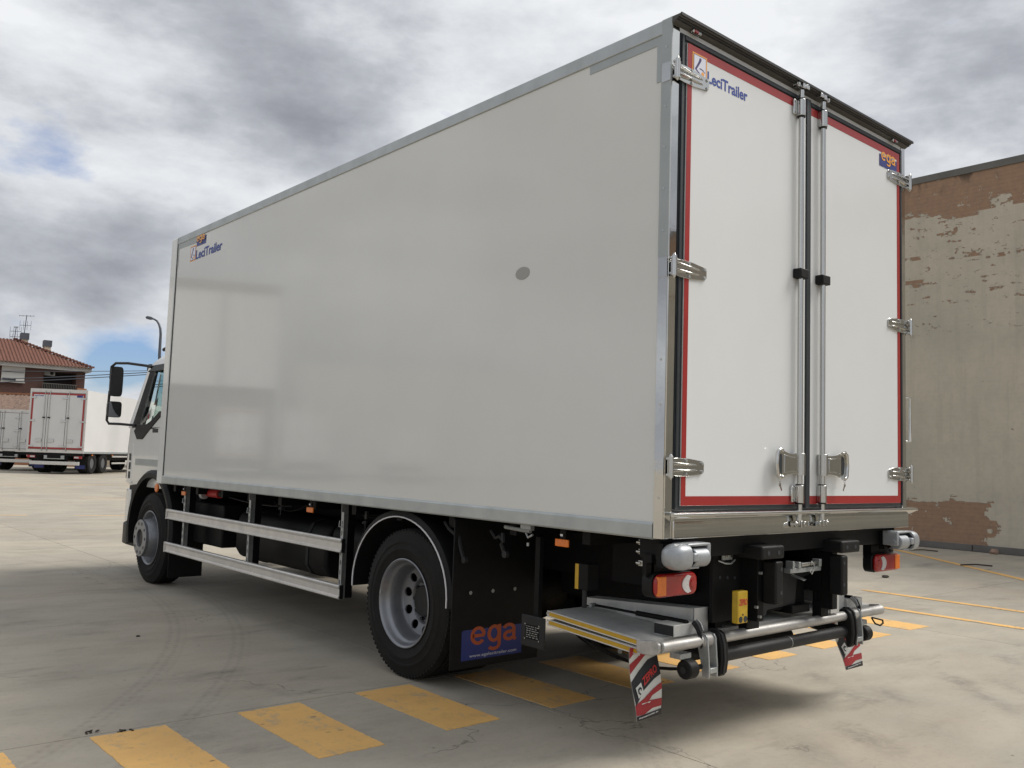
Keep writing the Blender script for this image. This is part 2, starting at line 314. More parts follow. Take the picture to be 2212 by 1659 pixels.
def wall_mat():
    m, t, b, new, lk, mth, noise, mr, mixc, pos, xyz = nodes_mat('flaking_render')
    x, y, z = xyz
    # courses: snap z so that flakes break along brick joints
    zs = mth('MULTIPLY', mth('ROUND', mth('DIVIDE', z, 0.085)), 0.085)
    cv = new('ShaderNodeCombineXYZ'); lk(y, cv.inputs[1]); lk(mth('ADD', mth('MULTIPLY', zs, 0.65), mth('MULTIPLY', z, 0.35)), cv.inputs[2])
    pc = cv.outputs[0]
    n_a = noise(pc, 1.0, 8, 0.66, (1, 0.9, 2.4)); n_b = noise(pc, 3.2, 7, 0.72, (1, 0.65, 4.0), 0, (0, 7, 2))
    nn = mth('ADD', mth('MULTIPLY', n_a, 0.6), mth('MULTIPLY', n_b, 0.4))
    top = mr(z, 6.5, 7.75, 0.0, 0.25, True); mid = mr(z, 3.6, 6.2, 0.0, 0.08, True)
    low = mth('MULTIPLY', mr(z, 0.75, 1.15, 0.30, 0.0, True), mr(mth('ADD', y, mth('MULTIPLY', mth('SUBTRACT', n_a, 0.5), 1.2)), 4.2, 4.35, 0.0, 1.0, True))
    lo2 = mr(z, 0.1, 0.4, 0.05, 0.0)
    e = mth('ADD', nn, mth('ADD', mth('ADD', top, mid), mth('ADD', low, lo2)))
    n_c = noise(pc, 2.4, 6, 0.75, (1, 0.9, 5.5), 0, (0, 17, 5)); zone = mr(z, 3.8, 5.6, 0.0, 1.0, True)
    dash = mth('MULTIPLY', mr(n_c, 0.605, 0.615), mr(zone, 0.2, 0.5))
    mask = mth('MAXIMUM', mr(e, 0.640, 0.650), dash)
    pale = mth('MULTIPLY', mr(noise(pc, 2.0, 6, 0.7, (1, 1, 2.2), 0, (0, 31, 9)), 0.60, 0.61), mr(z, 6.0, 7.7, 1.0, 0.55))
    mask = mth('MULTIPLY', mask, mth('SUBTRACT', 1.0, pale))
    st = noise(pos, 0.5, 5, 0.55, (1, 1, 1.4)); ver = noise(pos, 1.0, 5, 0.6, (1, 5, 0.35)); fi = noise(pos, 9, 6, 0.7)
    pl = mixc(mr(st, 0.35, 0.68), (0.58, 0.525, 0.425), (0.47, 0.435, 0.36))
    pl = mixc(mth('MULTIPLY', mr(ver, 0.52, 0.75), 0.35), pl, (0.33, 0.305, 0.25))
    pl = mixc(mr(fi, 0.4, 0.75, 0.0, 0.3), pl, (0.38, 0.35, 0.285))
    sm = noise(pos, 16, 4, 0.6)
    pl = mixc(mth('MULTIPLY', mr(sm, 0.71, 0.74), 0.7), pl, (0.09, 0.07, 0.05))
    br = mixc(mr(fi, 0.35, 0.7), (0.36, 0.235, 0.155), (0.29, 0.195, 0.14))
    c = mixc(mask, pl, br)
    fr_ = mth('ABSOLUTE', mth('SUBTRACT', mth('FRACT', mth('DIVIDE', z, 0.085)), 0.5))
    jt = mr(fr_, 0.38, 0.46, 0.0, 1.0)
    c = mixc(mth('MULTIPLY', jt, mth('ADD', mth('MULTIPLY', mask, 0.12), mth('MULTIPLY', mr(fi, 0.4, 0.7), 0.06))), c, (0.10, 0.08, 0.06))
    drip = mth('MULTIPLY', mr(z, 7.35, 7.72, 0.0, 1.0), mr(noise(pos, 2.5, 4, 0.6, (1, 1, 0.5)), 0.52, 0.62))
    c = mixc(mth('MULTIPLY', drip, 0.75), c, (0.05, 0.045, 0.04))
    lk(c, b.inputs['Base Color']); b.inputs['Roughness'].default_value = 0.92; b.inputs['Specular IOR Level'].default_value = 0.2
    bp = new('ShaderNodeBump'); bp.inputs['Strength'].default_value = 0.7; bp.inputs['Distance'].default_value = 0.02
    lk(mth('SUBTRACT', mth('MULTIPLY', fi, 0.3), mask), bp.inputs['Height']); lk(bp.outputs[0], b.inputs['Normal'])
    return m
M['wall'] = wall_mat()

def brick_mat():
    m, t, b, new, lk, mth, noise, mr, mixc, pos, xyz = nodes_mat('brown_brickwork')
    tcn = new('ShaderNodeTexCoord'); ss = new('ShaderNodeSeparateXYZ'); lk(tcn.outputs['Object'], ss.inputs[0])
    cc = new('ShaderNodeCombineXYZ'); lk(mth('ADD', ss.outputs[0], ss.outputs[1]), cc.inputs[0]); lk(ss.outputs[2], cc.inputs[1])
    k = new('ShaderNodeTexBrick'); lk(cc.outputs[0], k.inputs['Vector']); k.inputs['Scale'].default_value = 4.0
    k.inputs['Color1'].default_value = (0.095, 0.040, 0.030, 1); k.inputs['Color2'].default_value = (0.070, 0.032, 0.026, 1); k.inputs['Mortar'].default_value = (0.12, 0.09, 0.08, 1)
    k.inputs['Mortar Size'].default_value = 0.02
    lk(mixc(mr(noise(pos, 0.8, 4), 0.35, 0.7, 0.0, 0.35), k.outputs['Color'], (0.05, 0.03, 0.026)), b.inputs['Base Color']); b.inputs['Roughness'].default_value = 0.9
    return m
M['brick'] = brick_mat()
def tile_mat(name, a, c):
    m, t, b, new, lk, mth, noise, mr, mixc, pos, xyz = nodes_mat(name)
    n = noise(pos, 1.6, 5, 0.7); n2_ = noise(pos, 9, 3, 0.6)
    k = mixc(mr(n2_, 0.35, 0.65), a, c); k = mixc(mr(n, 0.5, 0.75, 0, 0.5), k, tuple(q * 0.5 for q in a))
    lk(k, b.inputs['Base Color']); b.inputs['Roughness'].default_value = 0.9; return m
M['tile'] = tile_mat('terracotta_tiles', (0.21, 0.092, 0.062), (0.14, 0.062, 0.046))
M['tileold'] = tile_mat('old_brown_tiles', (0.13, 0.085, 0.065), (0.26, 0.18, 0.14))

# ------------------------------------------------------------------ mesh building helpers
WORLD = {}
class MB:
    def __init__(s): s.v = []; s.f = []
    def add(s, vs, fs):
        o = len(s.v); s.v += [Vector(p) for p in vs]; s.f += [[i + o for i in f] for f in fs]; return s
    def box(s, x0, x1, y0, y1, z0, z1):
        if x0 > x1: x0, x1 = x1, x0
        if y0 > y1: y0, y1 = y1, y0
        if z0 > z1: z0, z1 = z1, z0
        return s.add([(x, y, z) for z in (z0, z1) for y in (y0, y1) for x in (x0, x1)],
                     [(0, 2, 3, 1), (4, 5, 7, 6), (0, 1, 5, 4), (2, 6, 7, 3), (0, 4, 6, 2), (1, 3, 7, 5)])
    def cbox(s, c, d, rot=None):
        b = MB().box(-d[0] / 2, d[0] / 2, -d[1] / 2, d[1] / 2, -d[2] / 2, d[2] / 2)
        m = Matrix.Translation(Vector(c)) @ (rot.to_4x4() if rot else Matrix())
        return s.add([m @ p for p in b.v], b.f)
    def prism(s, poly, axis, a, b):
        """extrude a 2D polygon along axis (0,1,2) between a and b"""
        n = len(poly); o = [i for i in range(3) if i != axis]
        def P(p, t):
            q = [0, 0, 0]; q[axis] = t; q[o[0]] = p[0]; q[o[1]] = p[1]; return q
        vs = [P(p, a) for p in poly] + [P(p, b) for p in poly]
        fs = [list(range(n))[::-1], list(range(n, 2 * n))] + [(i, (i + 1) % n, n + (i + 1) % n, n + i) for i in range(n)]
        return s.add(vs, fs)
    def cyl(s, p0, p1, r, n=16, r2=None, caps=True):
        p0 = Vector(p0); p1 = Vector(p1); d = (p1 - p0).normalized(); r2 = r if r2 is None else r2
        a = d.orthogonal().normalized(); b = d.cross(a)
        vs = []
        for p, q in ((p0, r), (p1, r2)):
            for i in range(n):
                t = 2 * PI * i / n; vs.append(p + (a * math.cos(t) + b * math.sin(t)) * q)
        fs = [(i, (i + 1) % n, n + (i + 1) % n, n + i) for i in range(n)]
        if caps: fs += [list(range(n))[::-1], list(range(n, 2 * n))]
        return s.add(vs, fs)
    def tube(s, pts, r, n=8, closed=False):
        pts = [Vector(p) for p in pts]; vs = []; fs = []; m = len(pts)
        d0 = (pts[1] - pts[0]).normalized(); a = d0.orthogonal().normalized()
        for i, p in enumerate(pts):
            if closed: d = (pts[(i + 1) % m] - pts[i - 1]).normalized()
            else: d = (pts[min(i + 1, m - 1)] - pts[max(i - 1, 0)]).normalized()
            a = (a - d * a.dot(d)).normalized(); b = d.cross(a)
            rr = r[i] if isinstance(r, (list, tuple)) else r
            vs += [p + (a * math.cos(2 * PI * k / n) + b * math.sin(2 * PI * k / n)) * rr for k in range(n)]
        for i in range(m if closed else m - 1):
            j = (i + 1) % m
            fs += [(i * n + k, i * n + (k + 1) % n, j * n + (k + 1) % n, j * n + k) for k in range(n)]
        if not closed: fs += [list(range(n))[::-1], [(m - 1) * n + k for k in range(n)]]
        return s.add(vs, fs)
    def lathe(s, prof, c, axis=0, n=48, close=False):
        """prof: (radius, offset along axis)"""
        vs = []; c = Vector(c); m = len(prof); o = [i for i in range(3) if i != axis]
        for i in range(n):
            t = 2 * PI * i / n
            for r, k in prof:
                q = [0, 0, 0]; q[axis] = k; q[o[0]] = r * math.cos(t); q[o[1]] = r * math.sin(t); vs.append(c + Vector(q))
        fs = []
        for i in range(n):
            j = (i + 1) % n
            for k in range(m if close else m - 1):
                l = (k + 1) % m; fs.append((i * m + k, i * m + l, j * m + l, j * m + k))
        return s.add(vs, fs)
    def disc_holes(s, c, axis, r0, r1, x0, x1, rh, hr, nh, phase=0.0, depth=0.012):
        """annulus r0..r1 (offset x0 at r0, x1 at r1) with nh round holes of radius hr centred at rh"""
        m = 4; o = [i for i in range(3) if i != axis]; c = Vector(c)
        def P(r, t):
            k = x0 + (x1 - x0) * (r - r0) / (r1 - r0); q = [0, 0, 0]; q[axis] = k; q[o[0]] = r * math.cos(t); q[o[1]] = r * math.sin(t); return c + Vector(q)
        for h in range(nh):
            t0 = 2 * PI * (h - 0.5) / nh + phase; t1 = 2 * PI * (h + 0.5) / nh + phase; tm = (t0 + t1) / 2
            bd = [(r0, t0 + (t1 - t0) * k / m) for k in range(m)] + [(r0 + (r1 - r0) * k / m, t1) for k in range(m)] + \
                 [(r1, t1 + (t0 - t1) * k / m) for k in range(m)] + [(r1 + (r0 - r1) * k / m, t0) for k in range(m)]
            hc = Vector((rh, 0)); vs = []; inn = []
            for r, t in bd:
                q = Vector((r * math.cos(t - tm), r * math.sin(t - tm))) - hc; a = math.atan2(q.y, q.x)
                w = hc + Vector((math.cos(a), math.sin(a))) * hr
                vs.append(P(r, t)); inn.append(P(w.length, tm + math.atan2(w.y, w.x)))
            n = len(vs); dv = Vector([0, 0, 0]); dv[axis] = depth
            s.add(vs + inn + [p + dv for p in inn], [(i, (i + 1) % n, n + (i + 1) % n, n + i) for i in range(n)] + [(n + i, n + (i + 1) % n, 2 * n + (i + 1) % n, 2 * n + i) for i in range(n)])
        return s
    def mirrored(s, cx=1.3):
        b = MB(); b.v = [Vector((2 * cx - p.x, p.y, p.z)) for p in s.v]; b.f = [list(f)[::-1] for f in s.f]; return b
    def xf(s, m):
        s.v = [m @ p for p in s.v]; return s
    def build(s, name, m, parent=None, smooth=None, bevel=0.0, seg=2, fix=True, center=True):
        me = bpy.data.meshes.new(name)
        lo = Vector([min(p[i] for p in s.v) for i in range(3)]); hi = Vector([max(p[i] for p in s.v) for i in range(3)])
        c = (lo + hi) / 2 if center else Vector((0, 0, 0))
        me.from_pydata([p - c for p in s.v], [], s.f); me.update()
        if fix:
            bm = bmesh.new(); bm.from_mesh(me); bmesh.ops.recalc_face_normals(bm, faces=bm.faces); bm.to_mesh(me); bm.free()
        if smooth is not None:
            me.shade_smooth(); me.set_sharp_from_angle(angle=R(smooth))
        me.materials.append(m if not isinstance(m, str) else M[m])
        o = bpy.data.objects.new(name, me); COL.objects.link(o)
        if bevel:
            md = o.modifiers.new('bevel', 'BEVEL'); md.width = bevel; md.segments = seg; md.limit_method = 'ANGLE'; md.angle_limit = R(40); md.harden_normals = False
            if smooth is None: me.shade_smooth(); me.set_sharp_from_angle(angle=R(50))
        o.location = c - (WORLD[parent.name] if parent else Vector((0, 0, 0))); o.parent = parent
        WORLD[o.name] = c
        return o
def mb(): return MB()
def empty(name, loc, label, cat, group=None):
    o = bpy.data.objects.new(name, None); COL.objects.link(o); o.location = loc; o.empty_display_size = 0.2
    WORLD[o.name] = Vector(loc); tag(o, label, cat, group); return o
def tag(o, label=None, cat=None, group=None, kind=None):
    if label: o['label'] = label
    if cat: o['category'] = cat
    if group: o['group'] = group
    if kind: o['kind'] = kind
    return o
def copy_tree(o, parent=None):
    c = o.copy(); COL.objects.link(c)
    if parent: c.parent = parent
    WORLD[c.name] = WORLD[o.name]
    for ch in list(o.children): copy_tree(ch, c)
    return c
def text(name, s, m, parent, plane, a0, a1, z0, z1, at, bold=0.0, shear=0.0, xform=None):
    """flat print that fills a box. plane 'rear': a = x, faces -y. plane 'side': a = y from a0 (left) to a1 (right), faces -x"""
    cu = bpy.data.curves.new(name, 'FONT'); cu.body = s; cu.size = 1.0; cu.offset = bold; cu.resolution_u = 4; cu.shear = shear
    to = bpy.data.objects.new(name, cu); COL.objects.link(to)
    dg = bpy.context.evaluated_depsgraph_get(); me0 = bpy.data.meshes.new_from_object(to.evaluated_get(dg))
    vs = [Vector(v.co) for v in me0.vertices]; fs = [list(p.vertices) for p in me0.polygons]
    bpy.data.objects.remove(to); bpy.data.meshes.remove(me0)
    xs = [v.x for v in vs]; ys = [v.y for v in vs]; lx, hx, ly, hy = min(xs), max(xs), min(ys), max(ys)
    o = MB()
    for v in vs:
        fx = (v.x - lx) / (hx - lx); fz = (v.y - ly) / (hy - ly)
        a = a0 + (a1 - a0) * fx; z = z0 + (z1 - z0) * fz
        p = Vector((a, at, z)) if plane == 'rear' else Vector((at, a, z))
        o.v.append(xform @ p if xform else p)
    o.f = fs
    return o.build(name, m, parent, fix=False)
def arc2(cx, cy, rx, ry, a0, a1, n=14): return [(cx + rx * math.cos(R(a0 + (a1 - a0) * i / n)), cy + ry * math.sin(R(a0 + (a1 - a0) * i / n))) for i in range(n + 1)]
def word_ega(m, parent, plane, a0, a1, z0, z1, at, w=.19):
    # strokes in letter units: baseline 0, x-height 1, descender -.42
    S = [(arc2(.40, .5, .31, .42, -38, -360, 22) + [(.12, .50)], w)]
    S += [(arc2(1.24, .52, .27, .40, 0, 360, 20), w), ([(1.52, 1.0), (1.52, -.12)] + arc2(1.24, -.10, .28, .24, 0, -150, 10), w)]
    S += [(arc2(2.04, .68, .27, .23, 165, 10, 8) + [(2.32, .60), (2.32, .14), (2.42, .02)], w), (arc2(2.05, .30, .24, .21, 60, 330, 14) , w), ([(2.10, .51), (2.30, .58)], w * .9)]
    o = MB(); H0, H1, A1 = -.44, 1.0, 2.50
    for k, (pts, w_) in enumerate(S):
        P = [Vector(p) for p in pts]; L_ = []; 
        for i, p in enumerate(P):
            d = (P[min(i + 1, len(P) - 1)] - P[max(i - 1, 0)]).normalized(); n_ = Vector((-d.y, d.x)) * w_ / 2; L_ += [p + n_, p - n_]
        base = len(o.v)
        for q in L_:
            a = a0 + (a1 - a0) * q.x / A1; z = z0 + (z1 - z0) * (q.y - H0) / (H1 - H0); e = at - k * .0003
            o.v.append(Vector((a, e, z)) if plane == 'rear' else Vector((e, a, z)))
        o.f += [(base + 2 * i, base + 2 * i + 1, base + 2 * i + 3, base + 2 * i + 2) for i in range(len(P) - 1)]
    return o.build('lettering', m, parent, fix=False)
def zg(x, y):
    s = 0.654 * x + 0.756 * y
    t = max(0.0, min(1.0, (s - 16) / 20)); return 0.2 * t * t * (3 - 2 * t)

# ================================================================== SETTING
g = mb(); N = 60
xs = [-400, -150] + [-60 + 2.5 * i for i in range(65)] + [180, 400]; ys = [-400, -150] + [-40 + 2.5 * i for i in range(60)] + [200, 700]
for yy in ys:
    for xx in xs: g.v.append(Vector((xx, yy, zg(xx, yy) - 0.012)))
nx = len(xs)
g.f = [(j * nx + i, j * nx + i + 1, (j + 1) * nx + i + 1, (j + 1) * nx + i) for j in range(len(ys) - 1) for i in range(nx - 1)]
ground = g.build('ground', 'concrete', None, center=False); tag(ground, 'pale worn concrete yard stretching under and around the trucks', kind='structure')
x0s = 0.357; y0s = 2.19; SL = 5.0; gp = 0.0035
for i in range(-4, 4):
    for j in range(-3, 8):
        ax, bx, ay, by = x0s + SL * i + gp, x0s + SL * (i + 1) - gp, y0s + SL * j + gp, y0s + SL * (j + 1) - gp
        if ax > 15.0: continue
        bx = min(bx, 15.2) if i == 3 else bx
        if i == 2: bx = 15.24
        if i == 3: continue
        s = mb(); P = [(ax, ay), (bx, ay), (bx, by), (ax, by)]
        s.add([(x, y, zg(x, y) - 0.02) for x, y in P] + [(x, y, zg(x, y)) for x, y in P], [(4, 5, 6, 7), (0, 1, 5, 4), (1, 2, 6, 5), (2, 3, 7, 6), (3, 0, 4, 7)])
        s.build('slab', 'concrete', ground)
# painted crossing blocks
for k in range(11):
    xa = -2.797 + 0.8 * k
    j = lambda: random.uniform(-.008, .008)
    cs = [(xa + j(), 1.195 + j()), (xa + 0.395 + j(), 1.185 + j()), (xa + 0.395 + j(), 2.145 + j()), (xa + j(), 2.15 + j())]; pl_ = []
    for q_ in range(4):
        a_, b_ = Vector(cs[q_]), Vector(cs[(q_ + 1) % 4]); n_ = max(8, int((b_ - a_).length / .022))
        for i_ in range(n_): p_ = a_.lerp(b_, i_ / n_); pl_.append((p_.x + random.gauss(0, .0022), p_.y + random.gauss(0, .0022)))
    mb().prism(pl_, 2, 0.0, 0.003).build('painted_block', 'ypaint', ground)
def line(pts, w, m='yworn'):
    for (a, b) in zip(pts[:-1], pts[1:]):
        a = Vector(a); b = Vector(b); d = (b - a).normalized(); n_ = Vector((-d.y, d.x)) * w / 2
        q = [a - n_, b - n_, b + n_, a + n_]
        mb().add([(p.x, p.y, zg(p.x, p.y) + 0.004) for p in q], [(0, 1, 2, 3)]).build('painted_line', m, ground)
line([(7.56, -9), (7.56, 2.9)], .12); line([(6.35, -9), (6.35, 2.25)], .12)
line([(9.2, .15), (14.6, 6.3)], .14)
line([(-9, 21.2), (5.5, 17.2)], .09); line([(-2, 27), (9, 22.5)], .09); line([(-4, 33), (12, 31)], .10)

# right-hand wall
wr = empty('rendered_wall', (15.3, 1.0, 0), 'tall beige rendered wall flaking to orange brick, right of the truck', 'wall')
mb().box(15.30, 15.75, -22, 16, 0, 7.75).build('wall', 'wall', wr)
mb().box(15.27, 15.80, -22, 16, 7.75, 7.90).build('coping', 'wgrey', wr, bevel=0.01)
yy = -22
while yy < 16:
    ln = random.uniform(1.4, 2.2); mb().box(15.255 + random.uniform(0, .01), 15.302, yy, min(16, yy + ln - 0.015), 0, 0.135 + random.uniform(-.01, .01)).build('plinth_block', 'wgrey', wr, bevel=0.008); yy += ln
def rock(name, loc, r, m, label, cat, group=None, flat=0.6):
    bm = bmesh.new(); bmesh.ops.create_icosphere(bm, subdivisions=2, radius=1)
    o = mb()
    for v in bm.verts:
        q = v.co * (1 + random.uniform(-.18, .18)); o.v.append(Vector((loc[0] + q.x * r, loc[1] + q.y * r * 0.8, loc[2] + (q.z * flat + flat * 0.75) * r)))
    o.f = [[v.index for v in f.verts] for f in bm.faces]; bm.free()
    b = o.build(name, m, None, smooth=30); tag(b, label, cat, group); return b
rock('stone_chunk', (15.12, 4.15, 0), .10, 'stone', 'salmon broken brick chunk lying at the foot of the beige wall', 'stone')
def twig(a, b, label, r=.012):
    o = mb().tube([a, ((a[0] + b[0]) / 2, (a[1] + b[1]) / 2 + .02, a[2] + .015), b], r, 5).build('stick', 'twig'); tag(o, label, 'stick')
twig((14.0, 5.3, .015), (14.35, 4.9, .015), 'dark thin stick lying on concrete close to the beige wall')
twig((12.1, 3.55, .015), (12.5, 3.2, .015), 'dark thin stick lying across the diagonal yellow line')
for (x, y, r, lb) in [(9.17, 3.4, .06, 'small dark pebble on pale concrete below the right tail lamp'), (-3.05, 4.0, .022, 'small dark pebble on the concrete left of the tyre tracks'), (-.95, 4.6, .018, 'small dark pebble beside the curved tyre marks'), (-2.15, 6.05, .02, 'small dark pebble on open concrete ahead of the tyre marks'), (2.92, -.85, .014, 'small dark pebble on concrete behind the tail lift')]:
    rock('pebble', (x, y, 0), r, 'twig', lb, 'pebble', flat=.35)
for (x, y, w) in [(-1.965, 2.235, .035), (-1.84, 2.16, .06)]:
    o = mb()
    for q in range(7):
        a = random.uniform(0, PI); cx = x + random.uniform(-w, w); cy = y + random.uniform(-.012, .012)
        o.cbox((cx, cy, .004 + .001 * q), (random.uniform(.01, .035), random.uniform(.004, .012), .004), Matrix.Rotation(a, 3, 'Z'))
    tag(o.build('dirt_crumbs', 'twig'), 'wider patch of black crumbs on the joint beside the yellow block' if w > .05 else 'smaller patch of black crumbs on the joint near the yellow block', 'debris', 'black crumbs on the slab joint')

# ================================================================== MAIN TRUCK
T = empty('box_truck', (1.3, 3.5, 0), 'white rigid box truck seen from behind, red-bordered rear doors, folded tail lift', 'truck')
W2 = 2.6; Ht = 3.82; H = 3.853; ZB = 1.147; LB = 7.10
# ---- cargo box
box = mb().box(0.006, W2 - 0.006, 0.05, 7.0, ZB + 0.06, H - 0.004).build('cargo_body', 'gel', T)
mb().box(-0.004, 0.10, 0.065, 6.93, 3.778, H).build('top_rail', 'alu', box, bevel=0.004)
mb().box(W2 - 0.10, W2 + 0.004, 0.065, 6.93, 3.778, H).build('top_rail', 'alu', box, bevel=0.004)
for s in (0, 1):
    q = mb().prism([(-0.006, 1.142), (-0.010, 1.150), (-0.010, 1.215), (-0.001, 1.226), (0.08, 1.226), (0.08, 1.142)], 1, 0.068, 6.93)
    if s: q = q.mirrored()
    q.build('bottom_rail', 'alu', box)
    q = mb().box(-0.010, 0.06, 6.945, 7.10, 1.135, H + .002)
    if s: q = q.mirrored()
    q.build('front_post', 'cabw', box, bevel=0.012, seg=3)
    q = mb().box(-0.001, 0.02, 6.93, 6.945, 1.14, H)
    if s: q = q.mirrored()
    q.build('panel_joint', 'seal', box)
mb().box(0.05, 2.55, 7.0, 7.09, 1.14, H).build('front_wall', 'gel', box)
# grey reinforcing strips at the upper corners of the side
mb().prism([(0.068, 3.778), (0.60, 3.778), (0.60, 3.728), (0.104, 3.728), (0.104, 3.525), (0.068, 3.525)], 0, 0.0075, 0.002).build('corner_strip', 'alug', box)
mb().prism([(6.925, 3.778), (6.40, 3.778), (6.40, 3.712), (6.905, 3.725), (6.905, 3.52), (6.925, 3.52)], 0, 0.0075, 0.002).build('corner_strip', 'alug', box)
o = mb(); pts = [(1.131 + .064 * math.cos(t * PI / 12) * 1.0, 2.648 + .039 * math.sin(t * PI / 12)) for t in range(24)]
o.prism(pts, 0, 0.007, 0.003).build('grey_plug', 'gpatch', box)
# floor
mb().box(0.08, 2.52, 0.06, 7.08, 1.142, 1.21).build('floor', 'black', box)
# stickers on the side
def logo(parent, plane, a0, a1, z0, z1, at, sgn):
    """square emblem: orange frame, navy line, pale field, slanted L stroke and a dot"""
    def P(u, v, k): return (a0 + (a1 - a0) * u, at - k * .0006, z0 + (z1 - z0) * v) if plane == 'rear' else (at - k * .0006, a0 + (a1 - a0) * u, z0 + (z1 - z0) * v)
    def poly(name, pts, m, k, par): return mb().add([P(u, v, k) for u, v in pts], [list(range(len(pts)))]).build(name, m, par, fix=False)
    b = poly('emblem', [(0, 0), (1, 0), (1, 1), (0, 1)], 'orange', 1, parent)
    return b, poly
def full_logo(parent, plane, a0, a1, z0, z1, at):
    P = lambda u, v, k: (a0 + (a1 - a0) * u, at - k * .0007, z0 + (z1 - z0) * v) if plane == 'rear' else (at - k * .0007, a0 + (a1 - a0) * u, z0 + (z1 - z0) * v)
    # all layers share one parent (the door or the body), so nothing goes a level too deep
    def poly(name, pts, m, k): return mb().add([P(u, v, k) for u, v in pts], [list(range(len(pts)))]).build(name, m, parent, fix=False)
    poly('emblem', [(0, 0), (1, 0), (1, 1), (0, 1)], 'orange', 1)
    poly('emblem', [(.07, .06), (.93, .06), (.93, .94), (.07, .94)], 'navy', 2)
    poly('emblem', [(.10, .09), (.90, .09), (.90, .91), (.10, .91)], 'palesq', 3)
    poly('emblem_stroke', [(.45, .82), (.52, .86), (.60, .82), (.58, .74), (.50, .62), (.38, .45), (.27, .31), (.34, .27), (.46, .21), (.56, .14), (.53, .12), (.40, .18), (.20, .27), (.15, .31), (.22, .40), (.36, .60), (.43, .73)], 'navy', 4)
    poly('emblem_stroke', [(.46, .37), (.60, .37), (.75, .33), (.84, .27), (.83, .32), (.72, .39), (.58, .42), (.47, .41)], 'navy', 4)
    poly('emblem_dot', [(.70 + .10 * math.cos(t * PI / 8), .21 + .085 * math.sin(t * PI / 8)) for t in range(16)], 'orange', 4)
full_logo(box, 'side', 6.566, 6.408, 3.525, 3.692, 0.006)
text('lettering', 'LeciTrailer', 'bluetext', box, 'side', 6.402, 5.72, 3.528, 3.628, 0.0035, 0.026)
mb().add([(.0045, 6.40, 3.668), (.0045, 6.147, 3.668), (.0045, 6.147, 3.758), (.0045, 6.40, 3.758)], [(0, 1, 2, 3)]).build('sticker', 'blue', box)
word_ega('orange', box, 'side', 6.385, 6.165, 3.688, 3.774, -0.0052)

# ---- rear frame (polished uprights, header, sill)
fr = mb().box(0.0, 0.062, 0.0, 0.066, ZB, Ht).build('rear_frame', 'inox', T, bevel=0.004)
mb().box(W2 - 0.062, W2, 0.0, 0.066, ZB, Ht).build('corner_post', 'inox', fr, bevel=0.004)
mb().box(-0.005, 0.0, 0.004, 0.064, ZB + .001, 2.58).build('side_flange', 'inox', fr)
mb().box(-0.006, 0.0, 0.0, 0.066, 2.58, H).build('side_flange', 'alug', fr)
mb().box(0.062, W2 - 0.062, 0.002, 0.066, 3.79, Ht).build('header', 'bright', fr)
mb().box(0.004, W2 - .004, 0.05, 0.09, 3.77, H - .002).build('header', 'alug', fr)
# visor
v = mb().prism([(0.0, Ht - .004), (-0.02, 3.826), (-0.056, H - .006), (-0.056, H), (0.068, H + .001), (0.068, Ht - .004)], 0, -0.004, W2 + 0.004)
v.build('rain_visor', 'visor', fr)
mb().box(-.004, W2 + .004, -.062, -.054, H - .012, H + .003).build('visor_lip', 'dgrey', fr)
for yy, zz in ((-.030, 3.829), (-.040, 3.837)):
    mb().cyl((-.002, yy, zz), (W2 + .002, yy, zz), .004, 6).build('visor_groove', 'dgrey', fr)
for z in (3.70, 3.55, 3.38, 3.16, 2.94, 2.72, 2.5, 2.05, 1.82, 1.55, 1.35):
    mb().cyl((-.0075, .035, z), (-.004, .035, z), .007, 8).build('rivet', 'chrome', fr)
for xx in (0.17, 2.40):
    mb().cbox((xx, -.022, 3.818), (.075, .022, .022)).build('marker_lamp', 'chrome', fr, bevel=.006)
    mb().cbox((xx - .012, -.032, 3.814), (.03, .008, .014)).build('marker_lens', 'lred', fr)
# sill and chrome ledge
sill = mb().prism([(-0.012, ZB), (-0.012, 1.235), (-.004, 1.245), (0.06, 1.245), (0.06, ZB)], 0, 0.062, W2 + .004).build('sill', 'inox', fr, bevel=.003)
mb().prism([(-0.010, 1.238), (-0.050, 1.258), (-0.055, 1.272), (-.045, 1.281), (0.0, 1.281), (0.0, 1.238)], 0, 0.05, W2 + .035).build('ledge', 'inox', fr, bevel=.004, seg=3)
mb().cyl((.0, -.052, 1.270), (W2 + .04, -.052, 1.270), .010, 12).build('ledge_tube', 'chrome', fr, smooth=40)

